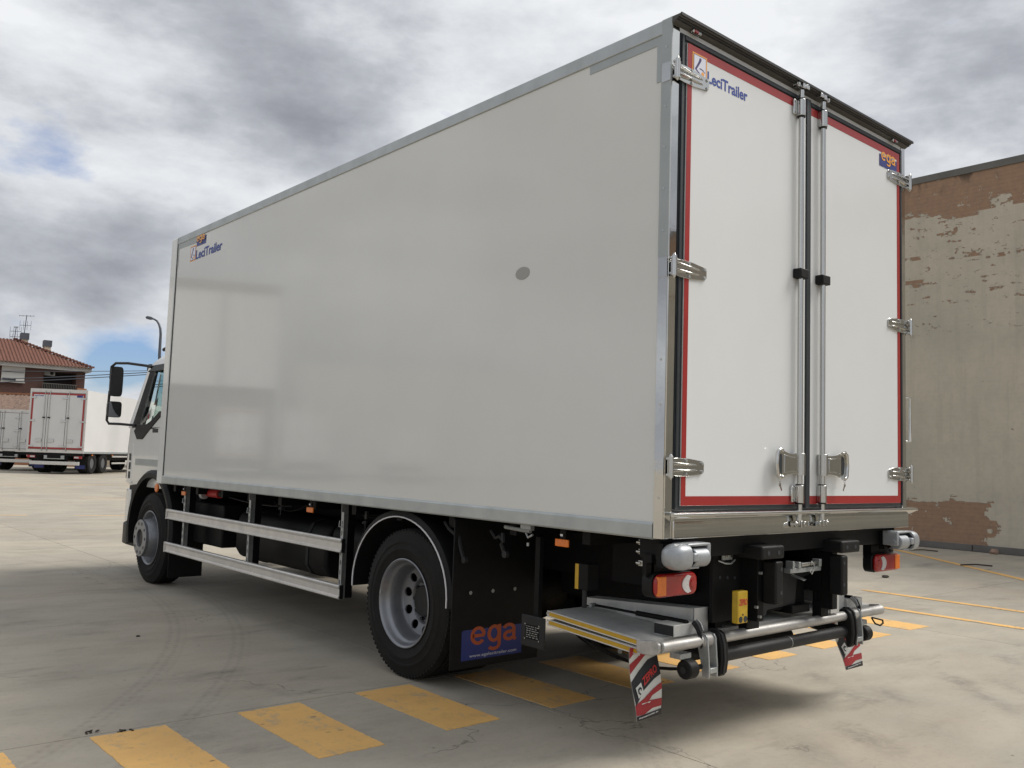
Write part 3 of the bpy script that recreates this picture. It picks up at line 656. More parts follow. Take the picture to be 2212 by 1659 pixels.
# ---- doors
ZD0, ZD1 = 1.292, 3.788
def make_door(side):
    mm = (lambda q: q) if side == 0 else (lambda q: q.mirrored())
    d = mm(mb().box(0.064, 1.276, -0.004, 0.05, ZD0, ZD1)).build('rear_door', 'seal', T)
    if side == 0: d['label'] = 'left rear door'
    else: d['label'] = 'right rear door'
    mm(mb().box(0.112, 1.272, -0.012, -0.004, 1.312, 3.746)).build('door_skin', 'door', d, bevel=0.002)
    r = mb()
    r.box(0.1125, 0.150, -0.0135, -0.012, 1.313, 3.745)
    r.box(0.150, 1.2715, -0.0135, -0.012, 1.313, 1.361)
    r.box(0.150, 1.2715, -0.0135, -0.012, 3.697, 3.745)
    mm(r).build('red_border', 'red', d)
    # bulb seal round the door
    mm(mb().box(0.070, 0.090, -0.012, -0.004, 1.296, 3.784)).build('bulb_seal', 'seal', d, bevel=.006)
    mm(mb().box(0.094, 1.26, -0.013, -0.004, 3.756, 3.782)).build('bulb_seal', 'seal', d, bevel=.006)
    # hinges
    for z in (3.563, 2.527, 1.508):
        h = mb()
        prof = [(-.03, -.04), (.05, -.046), (.14, -.045), (.245, -.034), (.262, -.022), (.262, .022), (.245, .034), (.14, .045), (.05, .046), (-.03, .04)]
        h.prism([(a + .03, z + b) for a, b in prof], 1, -0.020, -0.014)
        for dz in (-.018, .018):
            h.add([(.015, -.020, z + dz - .011), (.015, -.020, z + dz + .011), (.235, -.020, z + dz * .75 + .004), (.235, -.020, z + dz * .75 - .004),
                   (.015, -.040, z + dz - .005), (.015, -.040, z + dz + .005), (.215, -.028, z + dz * .75 + .002), (.215, -.028, z + dz * .75 - .002)],
                  [(4, 5, 6, 7), (0, 1, 5, 4), (1, 2, 6, 5), (2, 3, 7, 6), (3, 0, 4, 7)])
        h.box(-.012, .03, -.036, -.014, z - .046, z - .034); h.box(-.012, .03, -.036, -.014, z + .034, z + .046)
        mm(h).build('hinge', 'chrome', d, bevel=.0015, seg=1)
        hp = mb().cyl((.002, -.036, z - .052), (.002, -.036, z + .052), .0135, 14)
        hp.cyl((.002, -.036, z + .052), (.002, -.036, z + .064), .010, 12, .004); hp.cyl((.002, -.036, z - .064), (.002, -.036, z - .052), .004, 12, .010)
        mm(hp).build('hinge_pin', 'chrome', d, smooth=40)
        b = mb()
        for (bx, bz) in ((.14, .034), (.14, -.034), (.272, .022), (.272, -.022)): b.cyl((bx, -.027, z + bz), (bx, -.018, z + bz), .008, 8)
        mm(b).build('hinge_bolt', 'galv', d, smooth=40)
        br = mb().box(-.006, -.0005, .006, .05, z - .05, z - .035); br.box(-.0062, -.0005, .006, .05, z + .035, z + .05)
        mm(mb().box(-.009, -.0055, .002, .06, z - .052, z + .05)).build('hinge_plate', 'inox', d)
    X = 1.175
    mm(mb().cyl((X, -.040, 1.205), (X, -.040, 3.80), .0165, 16)).build('lock_rod', 'chrome', d, smooth=40)
    for z0, z1 in ((3.640, 3.742), (1.322, 1.425)):
        q = mb().cyl((X, -.040, z0), (X, -.040, z1), .026, 16)
        mm(q).build('rod_guide', 'chrome', d, smooth=40, bevel=.003)
        q = mb().box(X - .062, X + .02, -.030, -.0135, z0 + .004, z1 - .004)
        mm(q).build('rod_guide', 'chrome', d, bevel=.006, seg=3)
        q = mb().cyl((X, -.040, z0 - .008), (X, -.040, z0), .024, 14); q.cyl((X, -.040, z1), (X, -.040, z1 + .006), .024, 14)
        mm(q).build('guide_bush', 'plastic', d, smooth=40)
        q = mb()
        for dz in (.02, -.02): q.cyl((X - .048, -.036, (z0 + z1) / 2 + dz * 1.6), (X - .048, -.028, (z0 + z1) / 2 + dz * 1.6), .007, 8)
        mm(q).build('guide_bolt', 'galv', d, smooth=40)
    # rubber rod buffer
    mm(mb().box(X - .042, X + .045, -.070, -.0135, 2.645, 2.702)).build('rod_buffer', 'plastic', d, bevel=.006)
    # cams and keepers top and bottom
    for z, sg in ((3.828, 1), (1.202, -1)):
        q = mb().cbox((X + .002, -.046, z), (.028, .030, .036)); q.box(X + .022, X + .060, -.062, -.030, z - .014, z + .014); q.box(X + .014, X + .03, -.060, -.034, z - .005, z + .005)
        mm(q).build('cam', 'chrome', d, bevel=.003)
        q = mb().cyl((X - .045, -.052, z), (X - .045, -.018, z), .018, 14); q.cyl((X - .045, -.056, z), (X - .045, -.052, z), .010, 8); q.box(X - .045, X - .008, -.046, -.026, z - .009, z + .009)
        mm(q).build('keeper', 'chrome', d, smooth=40, bevel=.002)
    # recessed handle with cut-out, key below
    z = 1.546; Lh = X - .018
    out_ = [(Lh, -.068), (Lh - .07, -.068), (Lh - .125, -.074), (Lh - .18, -.090), (Lh - .215, -.098), (Lh - .238, -.084), (Lh - .247, 0), (Lh - .238, .084), (Lh - .215, .098), (Lh - .18, .090), (Lh - .125, .074), (Lh - .07, .068), (Lh, .068)]
    q = mb().prism([(a, z + b * .86) for a, b in out_], 1, -.052, -.046)
    mm(q).build('handle_plate', 'inox', d, bevel=.004, seg=3)
    q = mb().cyl((X, -.042, z - .064), (X, -.042, z + .064), .030, 18)
    mm(q).build('handle_hub', 'chrome', d, smooth=40, bevel=.002)
    rim_ = [(Lh - .19, -.080), (Lh - .215, -.088), (Lh - .238, -.072), (Lh - .247, 0), (Lh - .238, .072), (Lh - .215, .088), (Lh - .19, .080)]
    mm(mb().tube([(a, -.058, z + b * .92) for a, b in rim_], .011, 10)).build('handle_grip', 'chrome', d, smooth=60)
    mm(mb().prism([(a, z + b) for a, b in [(Lh - .19, -.058), (Lh - .215, -.05), (Lh - .222, 0), (Lh - .215, .05), (Lh - .19, .058), (Lh - .186, .04), (Lh - .186, -.04)]], 1, -.0535, -.0515)).build('handle_slot', 'seal', d)
    mm(mb().prism([(a, z + b) for a, b in [(Lh - .165, -.052), (Lh - .09, -.040), (Lh - .035, -.042), (Lh - .035, .042), (Lh - .09, .040), (Lh - .165, .052)]], 1, -.0560, -.0520)).build('handle_panel', 'chrome', d, bevel=.003)
    kx = Lh - .215
    q = mb().tube([(kx + .008 * math.cos(t * PI / 6), -.056, z - .095 + .009 * math.sin(t * PI / 6)) for t in range(12)], .0016, 5, True)
    mm(q).build('key_ring', 'chrome', d)
    q = mb().prism([(kx - .012, z - .122), (kx - .002, z - .106), (kx + .010, z - .112), (kx + .010, z - .126), (kx + .022, z - .150), (kx + .014, z - .154), (kx + .002, z - .132)], 1, -.059, -.056)
    mm(q).build('key', 'chrome', d)
    return d
dl = make_door(0); dr = make_door(1)
mb().box(1.276, 1.324, -0.020, 0.0, 1.290, 3.790).build('centre_seal', 'seal', dl, bevel=.006)
full_logo(dl, 'rear', .150, .276, 3.583, 3.711, -.0140)
text('lettering', 'LeciTrailer', 'bluetext', dl, 'rear', .284, .655, 3.580, 3.645, -.0132, 0.026)
mb().box(2.20, 2.445, -.0150, -.0134, 3.598, 3.680).build('sticker', 'blue', dr)
word_ega('orange', dr, 'rear', 2.222, 2.425, 3.616, 3.702, -.0162)
# grab handle on the right side
mb().tube([(2.602, .02, 2.04), (2.655, .0, 2.04), (2.655, .0, 1.735), (2.602, .02, 1.735)], .011, 10).build('grab_rail', 'inox', fr, smooth=60)

# ---- chassis
ch = mb().box(.86, .94, .10, 8.3, .76, 1.0).build('chassis_frame', 'black', T)
mb().box(1.66, 1.74, .10, 8.3, .76, 1.0).build('frame_rail', 'black', ch)
mb().box(.84, .96, .10, 7.0, 1.0, 1.14).build('subframe', 'black', ch); mb().box(1.64, 1.76, .10, 7.0, 1.0, 1.14).build('subframe', 'black', ch)
y = .6
while y < 7.0:
    mb().box(.10, 2.50, y, y + .06, 1.06, 1.14).build('cross_bearer', 'black', ch); y += .62
mb().box(.05, 2.55, .06, .20, 1.035, 1.142).build('rear_beam', 'black', ch, bevel=.006)
for y in (1.2, 3.4, 5.2): mb().box(.94, 1.66, y, y + .12, .78, .98).build('cross_member', 'black', ch)
mb().box(.68, .74, .18, .75, .62, 1.04).build('lift_bracket', 'black', ch)
# side tanks and boxes
tk = mb(); rr = [(.35, .55), (.40, .47), (.50, .44), (.72, .44), (.82, .47), (.87, .55), (.87, .80), (.82, .90), (.72, .94), (.50, .94), (.40, .90), (.35, .80)]
tk.prism(rr, 1, 3.95, 5.78); tko = tk.build('fuel_tank', 'plastic', T, bevel=.03, seg=3)
for y in (4.25, 5.35):
    mb().prism([(a + (.006 if a > .6 else -.006), b + (.006 if b > .7 else -.006)) for a, b in rr], 1, y, y + .045).build('tank_strap', 'dgrey', tko)
mb().cyl((.44, 3.66, .80), (.44, 3.66, .80 + .001), .01, 6).build('tank_fitting', 'galv', tko)
at = mb().cyl((.50, 2.98, .80), (.50, 3.86, .80), .155, 24).build('air_tank', 'plastic', T, smooth=40, bevel=.02)
mb().cyl((.78, 2.98, .62), (.78, 3.86, .62), .145, 24).build('air_tank', 'plastic', T, smooth=40, bevel=.02)
bt = mb().box(.30, .85, 6.0, 6.75, .52, .96).build('battery_box', 'plastic', T, bevel=.02)
mb().box(.34, .80, 6.72, 6.95, .66, 1.05).build('step_box', 'plastic', T, bevel=.02)
mb().box(1.8, 2.35, 3.5, 6.4, .50, .95).build('tool_box', 'plastic', T, bevel=.02)
fe = mb().cyl((.24, 5.95, 1.075), (.24, 6.24, 1.075), .045, 18).build('air_bottle', 'textred', T, smooth=40)
mb().cyl((.24, 5.90, 1.075), (.24, 5.95, 1.075), .03, 14).build('bottle_cap', 'dgrey', fe, smooth=40)
mb().cyl((.20, 6.24, 1.06), (.19, 6.275, 1.06), .052, 18).build('bottle_cap', 'hallw', fe, smooth=40)
mb().cyl((.55, 5.92, .62), (.80, 5.80, .60), .07, 16).build('exhaust_pipe', 'dgrey', T, smooth=40)
mb().box(.25, 2.3, 6.98, 7.02, .62, 1.1).build('mud_screen', 'black', T)
# cables and small hardware under the floor
for (a, b, c_, r_) in [((.3, 5.9, 1.05), (.35, 5.2, .98), (.3, 4.5, 1.04), .009), ((.32, 4.9, 1.06), (.3, 4.6, .92), (.34, 4.3, 1.06), .008), ((.45, .9, .45), (.5, .6, .30), (.8, .35, .36), .010), ((.45, 1.0, .46), (.55, .6, .26), (1.0, .4, .34), .008), ((.3, 3.4, 1.08), (.3, 3.2, .98), (.34, 3.0, 1.08), .008)]:
    pts = []
    for i in range(13):
        t = i / 12; pts.append(tuple((1 - t) ** 2 * a[k] + 2 * t * (1 - t) * b[k] + t * t * c_[k] for k in range(3)))
    mb().tube(pts, r_, 6).build('hose', 'plastic', T, smooth=60)
for y, z in ((4.42, 1.05), (3.02, 1.03)):
    q = mb(); q.cbox((.16, y, z + .03), (.02, .03, .06)); q.cyl((.15, y - .02, z - .02), (.15, y + .03, z - .03), .012, 8); q.tube([(.15, y, z - .02), (.14, y - .02, z - .06), (.15, y + .01, z - .085)], .006, 6)
    q.build('catch', 'dgrey', T, smooth=40)
# buckle straps / clips beside the rear wheel
for y0, z0, y1, z1 in ((1.945, 1.09, 1.70, .865), (1.46, 1.07, 1.30, .94)):
    q = mb(); ym = (y0 + y1) / 2 - .02; zm = (z0 + z1) / 2 + .03
    q.tube([(.10, y0, z0), (.09, y0 - .06, z0 - .04), (.085, ym, zm + .01), (.085, ym - .03, zm - .01)], .011, 6)
    q.tube([(.085, ym - .03, zm + .03), (.08, ym - .045, zm - .02), (.085, y1 + .04, z1 + .06), (.09, y1 + .01, z1)], .013, 6); q.cyl((.075, y1, z1), (.10, y1, z1), .022, 10)
    q.build('toggle_catch', 'dgrey', T, smooth=40)
q = mb().tube([(.07, 1.29, 1.108), (.07, 1.12, 1.100), (.07, 1.06, 1.10)], .012, 8); q.cbox((.08, 1.10, 1.118), (.03, .09, .03)); q.tube([(.08, 1.12, 1.10), (.08, 1.09, 1.06), (.08, 1.05, 1.08)], .007, 6); q.cyl((.08, 1.09, 1.03), (.08, 1.09, 1.01), .008, 8)
q.build('latch', 'galv', T, smooth=40)
q = mb()
for zz in (1.108, 1.06, 1.0): q.cbox((.12, .235, zz), (.035, .035, .03)); q.cyl((.10, .23, zz), (.10, .26, zz), .010, 8)
q.build('latch', 'chrome', T, bevel=.003)

# ---- side guards
def side_guard(mir):
    mm = (lambda q: q.mirrored()) if mir else (lambda q: q)
    sg = None
    prof = lambda z0: [(.052, z0), (.048, z0 + .006), (.050, z0 + .018), (.058, z0 + .024), (.058, z0 + .072), (.050, z0 + .080), (.047, z0 + .094), (.054, z0 + .104), (.085, z0 + .104), (.085, z0 + .100), (.062, z0 + .100), (.064, z0 + .004), (.085, z0 + .004), (.085, z0)]
    for n_, z0 in enumerate((.412, .763)):
        o = mm(mb().prism(prof(z0), 1, 3.20, 6.885)).build('side_guard' if n_ == 0 else 'guard_rail', 'rail', T if n_ == 0 else sg)
        if n_ == 0: sg = o
        mm(mb().box(.046, .088, 6.885, 6.905, z0 - .002, z0 + .106)).build('end_cap', 'rail', sg)
        mm(mb().box(.058, .088, 3.193, 3.2, z0 - .001, z0 + .105)).build('end_cap', 'plastic', sg)
    for y in (6.50, 4.92, 3.255):
        q = mb().box(.088, .094, y - .02, y + .022, .40, 1.07); q.box(.088, .15, y + .018, y + .022, .40, 1.14)
        mm(q).build('guard_post', 'galv', sg)
        q = mb(); z = .44
        while z < 1.0:
            q.box(.0865, .0885, y - .004, y + .004, z, z + .035); z += .075
        tag(mm(q).build('post_slots', 'black', sg), kind='stuff')
        mm(mb().tube([(.08, y - .02, .99), (.078, y - .012, .955), (.078, y + .03, .955), (.085, y + .035, 1.0)], .004, 5)).build('pin_clip', 'galv', sg)
        mm(mb().box(.11, .22, y + .03, y + .034, .40, 1.14)).build('post_web', 'black', sg)
side_guard(False); side_guard(True)
for y, s_ in ((6.465, 0), (3.73, 0), (.782, 0), (6.465, 1), (3.73, 1), (.782, 1)):
    mm = (lambda q: q.mirrored()) if s_ else (lambda q: q)
    ml = mm(mb().box(.055, .068, y - .053, y + .053, 1.036, 1.078)).build('side_marker', 'amber', T, bevel=.004)
    mm(mb().box(.066, .072, y - .022, y + .022, 1.06, 1.142)).build('marker_bracket', 'black', ml)
    mm(mb().box(.0545, .0555, y - .010, y + .010, 1.095, 1.107)).build('marker_label', 'white', ml)

# ---- wheels
def tyre(x0, c, r, w, n=72):
    q = mb(); rb = .285
    pr = [(rb, x0 + .02), (rb + .03, x0 + .004), (rb + .075, x0 - .004), (rb + .080, x0 - .008), (rb + .088, x0 - .008), (rb + .092, x0 - .004), (r - .10, x0 + .0), (r - .095, x0 - .004), (r - .085, x0 - .003), (r - .08, x0 + .002), (r - .04, x0 + .012), (r - .012, x0 + .024), (r, x0 + .042)]
    k = 5; ww = w - .084
    for i in range(k):
        a = x0 + .042 + ww * i / k; b = x0 + .042 + ww * (i + 1) / k
        if i: pr += [(r - .014, a), (r - .014, a + .010), (r + .001, a + .011)]
        pr += [(r + .002, b - .004)]
    pr += [(r - .012, x0 + w - .024), (r - .04, x0 + w - .012), (r - .09, x0 + w), (rb + .03, x0 + w - .004), (rb, x0 + w - .02)]
    q.lathe(pr, (0, c[0], c[1]), 0, n)
    # shoulder sipes: thin ribs
    for i in range(84):
        t = 2 * PI * i / 84; m = Matrix.Translation((0, c[0], c[1])) @ Matrix.Rotation(t, 4, 'X')
        b = MB().box(x0 + .020, x0 + .045, -.010, .010, r - .03, r - .005); q.add([m @ p for p in b.v], b.f)
    return q
def wheel_rear(y, mir):
    mm = (lambda q: q.mirrored()) if mir else (lambda q: q)
    r = .507; c = (y, r)
    o = mm(tyre(.050, c, r, .285)).build('wheel', 'tyre', T, smooth=35); o['label'] = 'dished rear wheel'
    mm(tyre(.375, c, r, .285)).build('inner_tyre', 'tyre', o, smooth=35)
    q = mb().lathe([(.292, .066), (.302, .056), (.304, .049), (.298, .046), (.290, .050), (.284, .062), (.278, .085), (.270, .10), (.262, .104), (.256, .115), (.250, .15), (.246, .19), (.240, .215), (.232, .222)], (0, c[0], c[1]), 0, 64)
    mm(q).build('rim', 'rim', o, smooth=50)
    q = mb().disc_holes((0, c[0], c[1]), 0, .165, .236, .238, .215, .200, .033, 10, .2)
    q.lathe([(.165, .238), (.150, .262), (.118, .262), (.112, .30)], (0, c[0], c[1]), 0, 48)
    mm(q).build('wheel_disc', 'rim', o, smooth=40)
    q = mb().cyl((.215, c[0], c[1]), (.40, c[0], c[1]), .110, 28)
    mm(q).build('hub', 'rimd', o, smooth=40, bevel=.01)
    q = mb()
    for i in range(10):
        t = 2 * PI * i / 10; q.cyl((.236, c[0] + .135 * math.cos(t), c[1] + .135 * math.sin(t)), (.262, c[0] + .135 * math.cos(t), c[1] + .135 * math.sin(t)), .014, 6)
    mm(q).build('wheel_nuts', 'rimd', o)
    mm(mb().cyl((.3, c[0], c[1]), (.31, c[0], c[1]), .25, 28)).build('brake_drum', 'rimd', o)
    mm(mb().cbox((.050, c[0] + .288, c[1] + .04), (.006, .012, .03))).build('balance_weight', 'galv', o)
def wheel_front(y, mir):
    mm = (lambda q: q.mirrored()) if mir else (lambda q: q)
    r = .507; c = (y, r)
    o = mm(tyre(.085, c, r, .30)).build('wheel', 'tyre', T, smooth=35); o['label'] = 'front wheel with raised hub flange'
    q = mb().lathe([(.292, .101), (.302, .091), (.304, .084), (.298, .081), (.290, .085), (.284, .097), (.276, .12), (.262, .15), (.250, .17)], (0, c[0], c[1]), 0, 64)
    mm(q).build('rim', 'rim', o, smooth=50)
    q = mb().disc_holes((0, c[0], c[1]), 0, .222, .262, .125, .165, .243, .017, 10, .1)
    q.lathe([(.222, .125), (.212, .09), (.205, .02), (.200, .012)], (0, c[0], c[1]), 0, 48)
    mm(q).build('wheel_disc', 'rim', o, smooth=40)
    q = mb().disc_holes((0, c[0], c[1]), 0, .100, .200, -.018, -.018, .165, .019, 10, 0, .02)
    q.lathe([(.200, -.018), (.2045, -.014), (.2045, .012), (.200, .015)], (0, c[0], c[1]), 0, 56); q.lathe([(.100, -.018), (.098, .0), (.098, .05)], (0, c[0], c[1]), 0, 40)
    mm(q).build('hub_flange', 'rim', o, smooth=40)
    mm(mb().cyl((.03, c[0], c[1]), (.2, c[0], c[1]), .098, 28)).build('hub', 'dgrey', o, smooth=40)
    mm(mb().cyl((.001, c[0], c[1]), (.010, c[0], c[1]), .195, 28)).build('hub_backing', 'rimd', o)
    mm(mb().cyl((.19, c[0], c[1]), (.20, c[0], c[1]), .27, 28)).build('brake_drum', 'rimd', o)
YR, YF = 2.324, 7.484
for s_ in (False, True): wheel_rear(YR, s_); wheel_front(YF, s_)
mb().cyl((.35, YR, .507), (2.25, YR, .507), .09, 16).build('rear_axle', 'black', T, smooth=40)
mb().cyl((.35, YF, .47), (2.25, YF, .47), .06, 12).build('front_axle', 'black', T, smooth=40)
q = mb().lathe([(.0, 1.08), (.17, 1.12), (.22, 1.3), (.17, 1.48), (.0, 1.52)], (0, YR, .507), 0, 24); q.build('differential', 'black', T, smooth=50)

# ---- rear mudguards: shell, piping, hanging flap
def mudguard(mir):
    mm = (lambda q: q.mirrored()) if mir else (lambda q: q)
    cy, cz, ry, rz = 2.432, .575, .588, .515
    A = [(-4 + i * (188 / 28)) for i in range(29)]
    def arc(dr, x, k): t = R(A[k]); return Vector((x, cy + (ry + dr) * math.cos(t), cz + (rz + dr) * math.sin(t)))
    q = mb(); n_ = len(A)
    cols = [(-.0, .062), (.045, .075), (.055, .11), (.055, .70), (.0, .70), (-.003, .11)]
    for k in range(n_):
        for dr, x in cols: q.v.append(arc(dr, x, k))
    m_ = len(cols)
    q.f = [(k * m_ + i, k * m_ + (i + 1) % m_, (k + 1) * m_ + (i + 1) % m_, (k + 1) * m_ + i) for k in range(n_ - 1) for i in range(m_)] + [list(range(m_)), [(n_ - 1) * m_ + i for i in range(m_)]]
    g_ = mm(q).build('mudguard', 'plastic', T, smooth=35)
    mm(mb().tube([arc(.002, .060, k) for k in range(n_)], .0055, 6)).build('edge_piping', 'white', g_, smooth=60)
    f_ = mm(mb().box(.040, .80, 1.755, 1.765, .158, 1.12)).build('mud_flap', 'plastic', T, bevel=.004)
    q = mb()
    for bx in (.185, .375, .57): q.cyl((bx, 1.748, .642), (bx, 1.756, .642), .013, 10, .008)
    mm(q).build('flap_bolts', 'galv', f_, smooth=40)
    if not mir:
        mb().prism([(.128, .208), (.65, .208), (.65, .402), (.140, .402), (.128, .392)], 1, 1.7535, 1.756).build('sticker', 'blue', f_)
        word_ega('redor', f_, 'rear', .200, .605, .250, .418, 1.7525, .185)
        text('lettering', 'www.egalecitrailer.com', 'white', f_, 'rear', .195, .602, .218, .244, 1.7520, 0.0)
    else:
        mb().prism([(1.95, .208), (2.47, .208), (2.47, .402), (1.95, .402)], 1, 1.7535, 1.756).build('sticker', 'blue', f_)
mudguard(False); mudguard(True)
# black boxes behind the wheel; the first is added to block light gaps
mb().box(.96, 1.64, .85, 1.70, .60, 1.05).build('gap_blocker_box', 'black', T, bevel=.01)
mb().box(.55, .86, .30, .85, .80, 1.06).build('pump_box', 'black', T, bevel=.01)
# dark control plate with type plate
cp = mb().box(.150, .162, 1.0, 1.207, .409, .594).build('control_plate', 'dgrey', T, bevel=.006)
mb().box(.149, .1505, 1.045, 1.168, .455, .540).build('type_plate', 'black', cp)
q = mb(); random.seed(3)
for r_ in range(6):
    z = .527 - r_ * .0125; y = 1.158
    while y > 1.06:
        w = random.uniform(.006, .022); q.box(.1484, .149, y - w, y, z, z + .004); y -= w + random.uniform(.004, .012)
q.build('plate_marks', 'galv', cp)
q = mb()
for yy in (1.045, 1.168):
    for zz in (.455, .540): q.cyl((.146, yy, zz), (.150, yy, zz), .005, 8)
q.build('plate_rivets', 'chrome', cp)
mb().box(.17, .20, 1.08, 1.12, .55, 1.06).build('plate_bracket', 'black', cp)
ys_ = mb().box(.150, .162, .733, .760, .800, .940).build('side_reflector', 'yel', T); mb().box(.150, .24, .66, .733, .80, .945).build('reflector_block', 'black', ys_, bevel=.004)
mb().cyl((.17, .70, .70), (.17, .70, .80), .014, 8).build('reflector_stem', 'dgrey', ys_)

# ---- tail lamps and rollers
def tail_lamp(mir):
    mm = (lambda q: q.mirrored()) if mir else (lambda q: q)
    def rr(x0, x1, z0, z1, rad, n=5):
        P = []
        for cx, cz, a0 in ((x1 - rad, z1 - rad, 0), (x0 + rad, z1 - rad, 90), (x0 + rad, z0 + rad, 180), (x1 - rad, z0 + rad, 270)):
            P += [(cx + rad * math.cos(R(a0 + 90 * i / n)), cz + rad * math.sin(R(a0 + 90 * i / n))) for i in range(n + 1)]
        return P
    z0, z1 = .850, .966
    o = mm(mb().prism(rr(.002, .345, z0 - .004, z1 + .004, .042), 1, .075, .14)).build('tail_lamp', 'plastic', T, bevel=.006)
    mm(mb().prism(rr(.006, .34, z0, z1, .040), 1, .045, .076)).build('lamp_lens', 'lred', o, bevel=.016, seg=4)
    mm(mb().box(.016, .080, .040, .060, z0 + .010, z1 - .010)).build('indicator_lens', 'amber', o, bevel=.004, seg=3)
    q = []
    for i in range(9): t = R(112 + 136 * i / 8); q.append((.282 + .075 * math.cos(t), .908 + .050 * math.sin(t)))
    for i in range(9): t = R(240 - 120 * i / 8); q.append((.300 + .040 * math.cos(t), .908 + .044 * math.sin(t)))
    mm(mb().prism(q, 1, .0405, .05)).build('reversing_lens', 'lwhite', o)
    mm(mb().cyl((.300, .050, .908), (.300, .039, .908), .030, 18, .022)).build('fog_lens', 'lred', o, smooth=40)
    mm(mb().box(-.01, .05, .10, .108, .95, 1.02)).build('lamp_bracket', 'black', o)
    mm(mb().box(.03, .30, .10, .16, .945, 1.06)).build('lamp_bracket', 'black', o)
    # dock roller in a cast housing
    z = 1.062
    q = mb(); n_ = 12
    pr = [(.0, -.012), (.022, -.010), (.040, -.002), (.052, .012), (.058, .035), (.060, .07), (.060, .10)]
    rings = [(x_, hw, hh) for x_, hw, hh in [(-.012, .012, .016), (-.004, .04, .038), (.012, .058, .052), (.040, .068, .064), (.075, .070, .066), (.105, .068, .064)]]
    for x_, hw, hh in rings:
        for i in range(20):
            t = 2 * PI * i / 20; q.v.append(Vector((x_, -.035 + hw * (abs(math.cos(t)) ** .7) * (1 if math.cos(t) > 0 else -1), z + hh * (abs(math.sin(t)) ** .7) * (1 if math.sin(t) > 0 else -1))))
    q.f = [(a * 20 + i, a * 20 + (i + 1) % 20, (a + 1) * 20 + (i + 1) % 20, (a + 1) * 20 + i) for a in range(len(rings) - 1) for i in range(20)] + [list(range(20)), [100 + i for i in range(20)]]
    ro = mm(q).build('roller_housing', 'cast', T, smooth=60)
    mm(mb().cyl((.106, -.040, z), (.110, -.040, z), .056, 22)).build('recess_shade_disc', 'seal', ro, smooth=40)  # flat black disc painting the shade of the gap beside the roller
    mm(mb().cyl((.148, -.048, z - .006), (.262, -.048, z - .006), .048, 26)).build('roller', 'cast', ro, smooth=40, bevel=.006)
    mm(mb().cyl((.146, -.048, z - .006), (.1475, -.048, z - .006), .041, 22)).build('roller_end', 'seal', ro)
    mm(mb().box(.10, .285, -.075, .03, z + .052, z + .066)).build('roller_fork', 'cast', ro, bevel=.005)
    mm(mb().box(.262, .288, -.075, .03, z - .028, z + .060)).build('roller_fork', 'cast', ro, bevel=.006)
    mm(mb().box(.112, .150, -.106, -.03, z - .020, z + .022)).build('roller_fork', 'cast', ro, bevel=.008, seg=3)
    mm(mb().box(.10, .20, -.070, .03, z - .060, z - .048)).build('roller_fork', 'cast', ro, bevel=.004)
    mm(mb().cyl((.268, -.045, z - .004), (.298, -.045, z - .004), .018, 10)).build('roller_axle', 'cast', ro, smooth=40)
    mm(mb().box(.03, .26, .03, .07, z - .06, z + .06)).build('roller_plate', 'black', ro)
tail_lamp(False); tail_lamp(True)

# ---- tail lift
tl = mb().cyl((.135, .12, .583), (2.465, .12, .583), .030, 28).build('tail_lift', 'tubealu', T, smooth=40, bevel=.004)
tl['label'] = 'folded aluminium tail lift'
def lift(nm, q, m, **k): return q.build(nm, m, tl, **k)
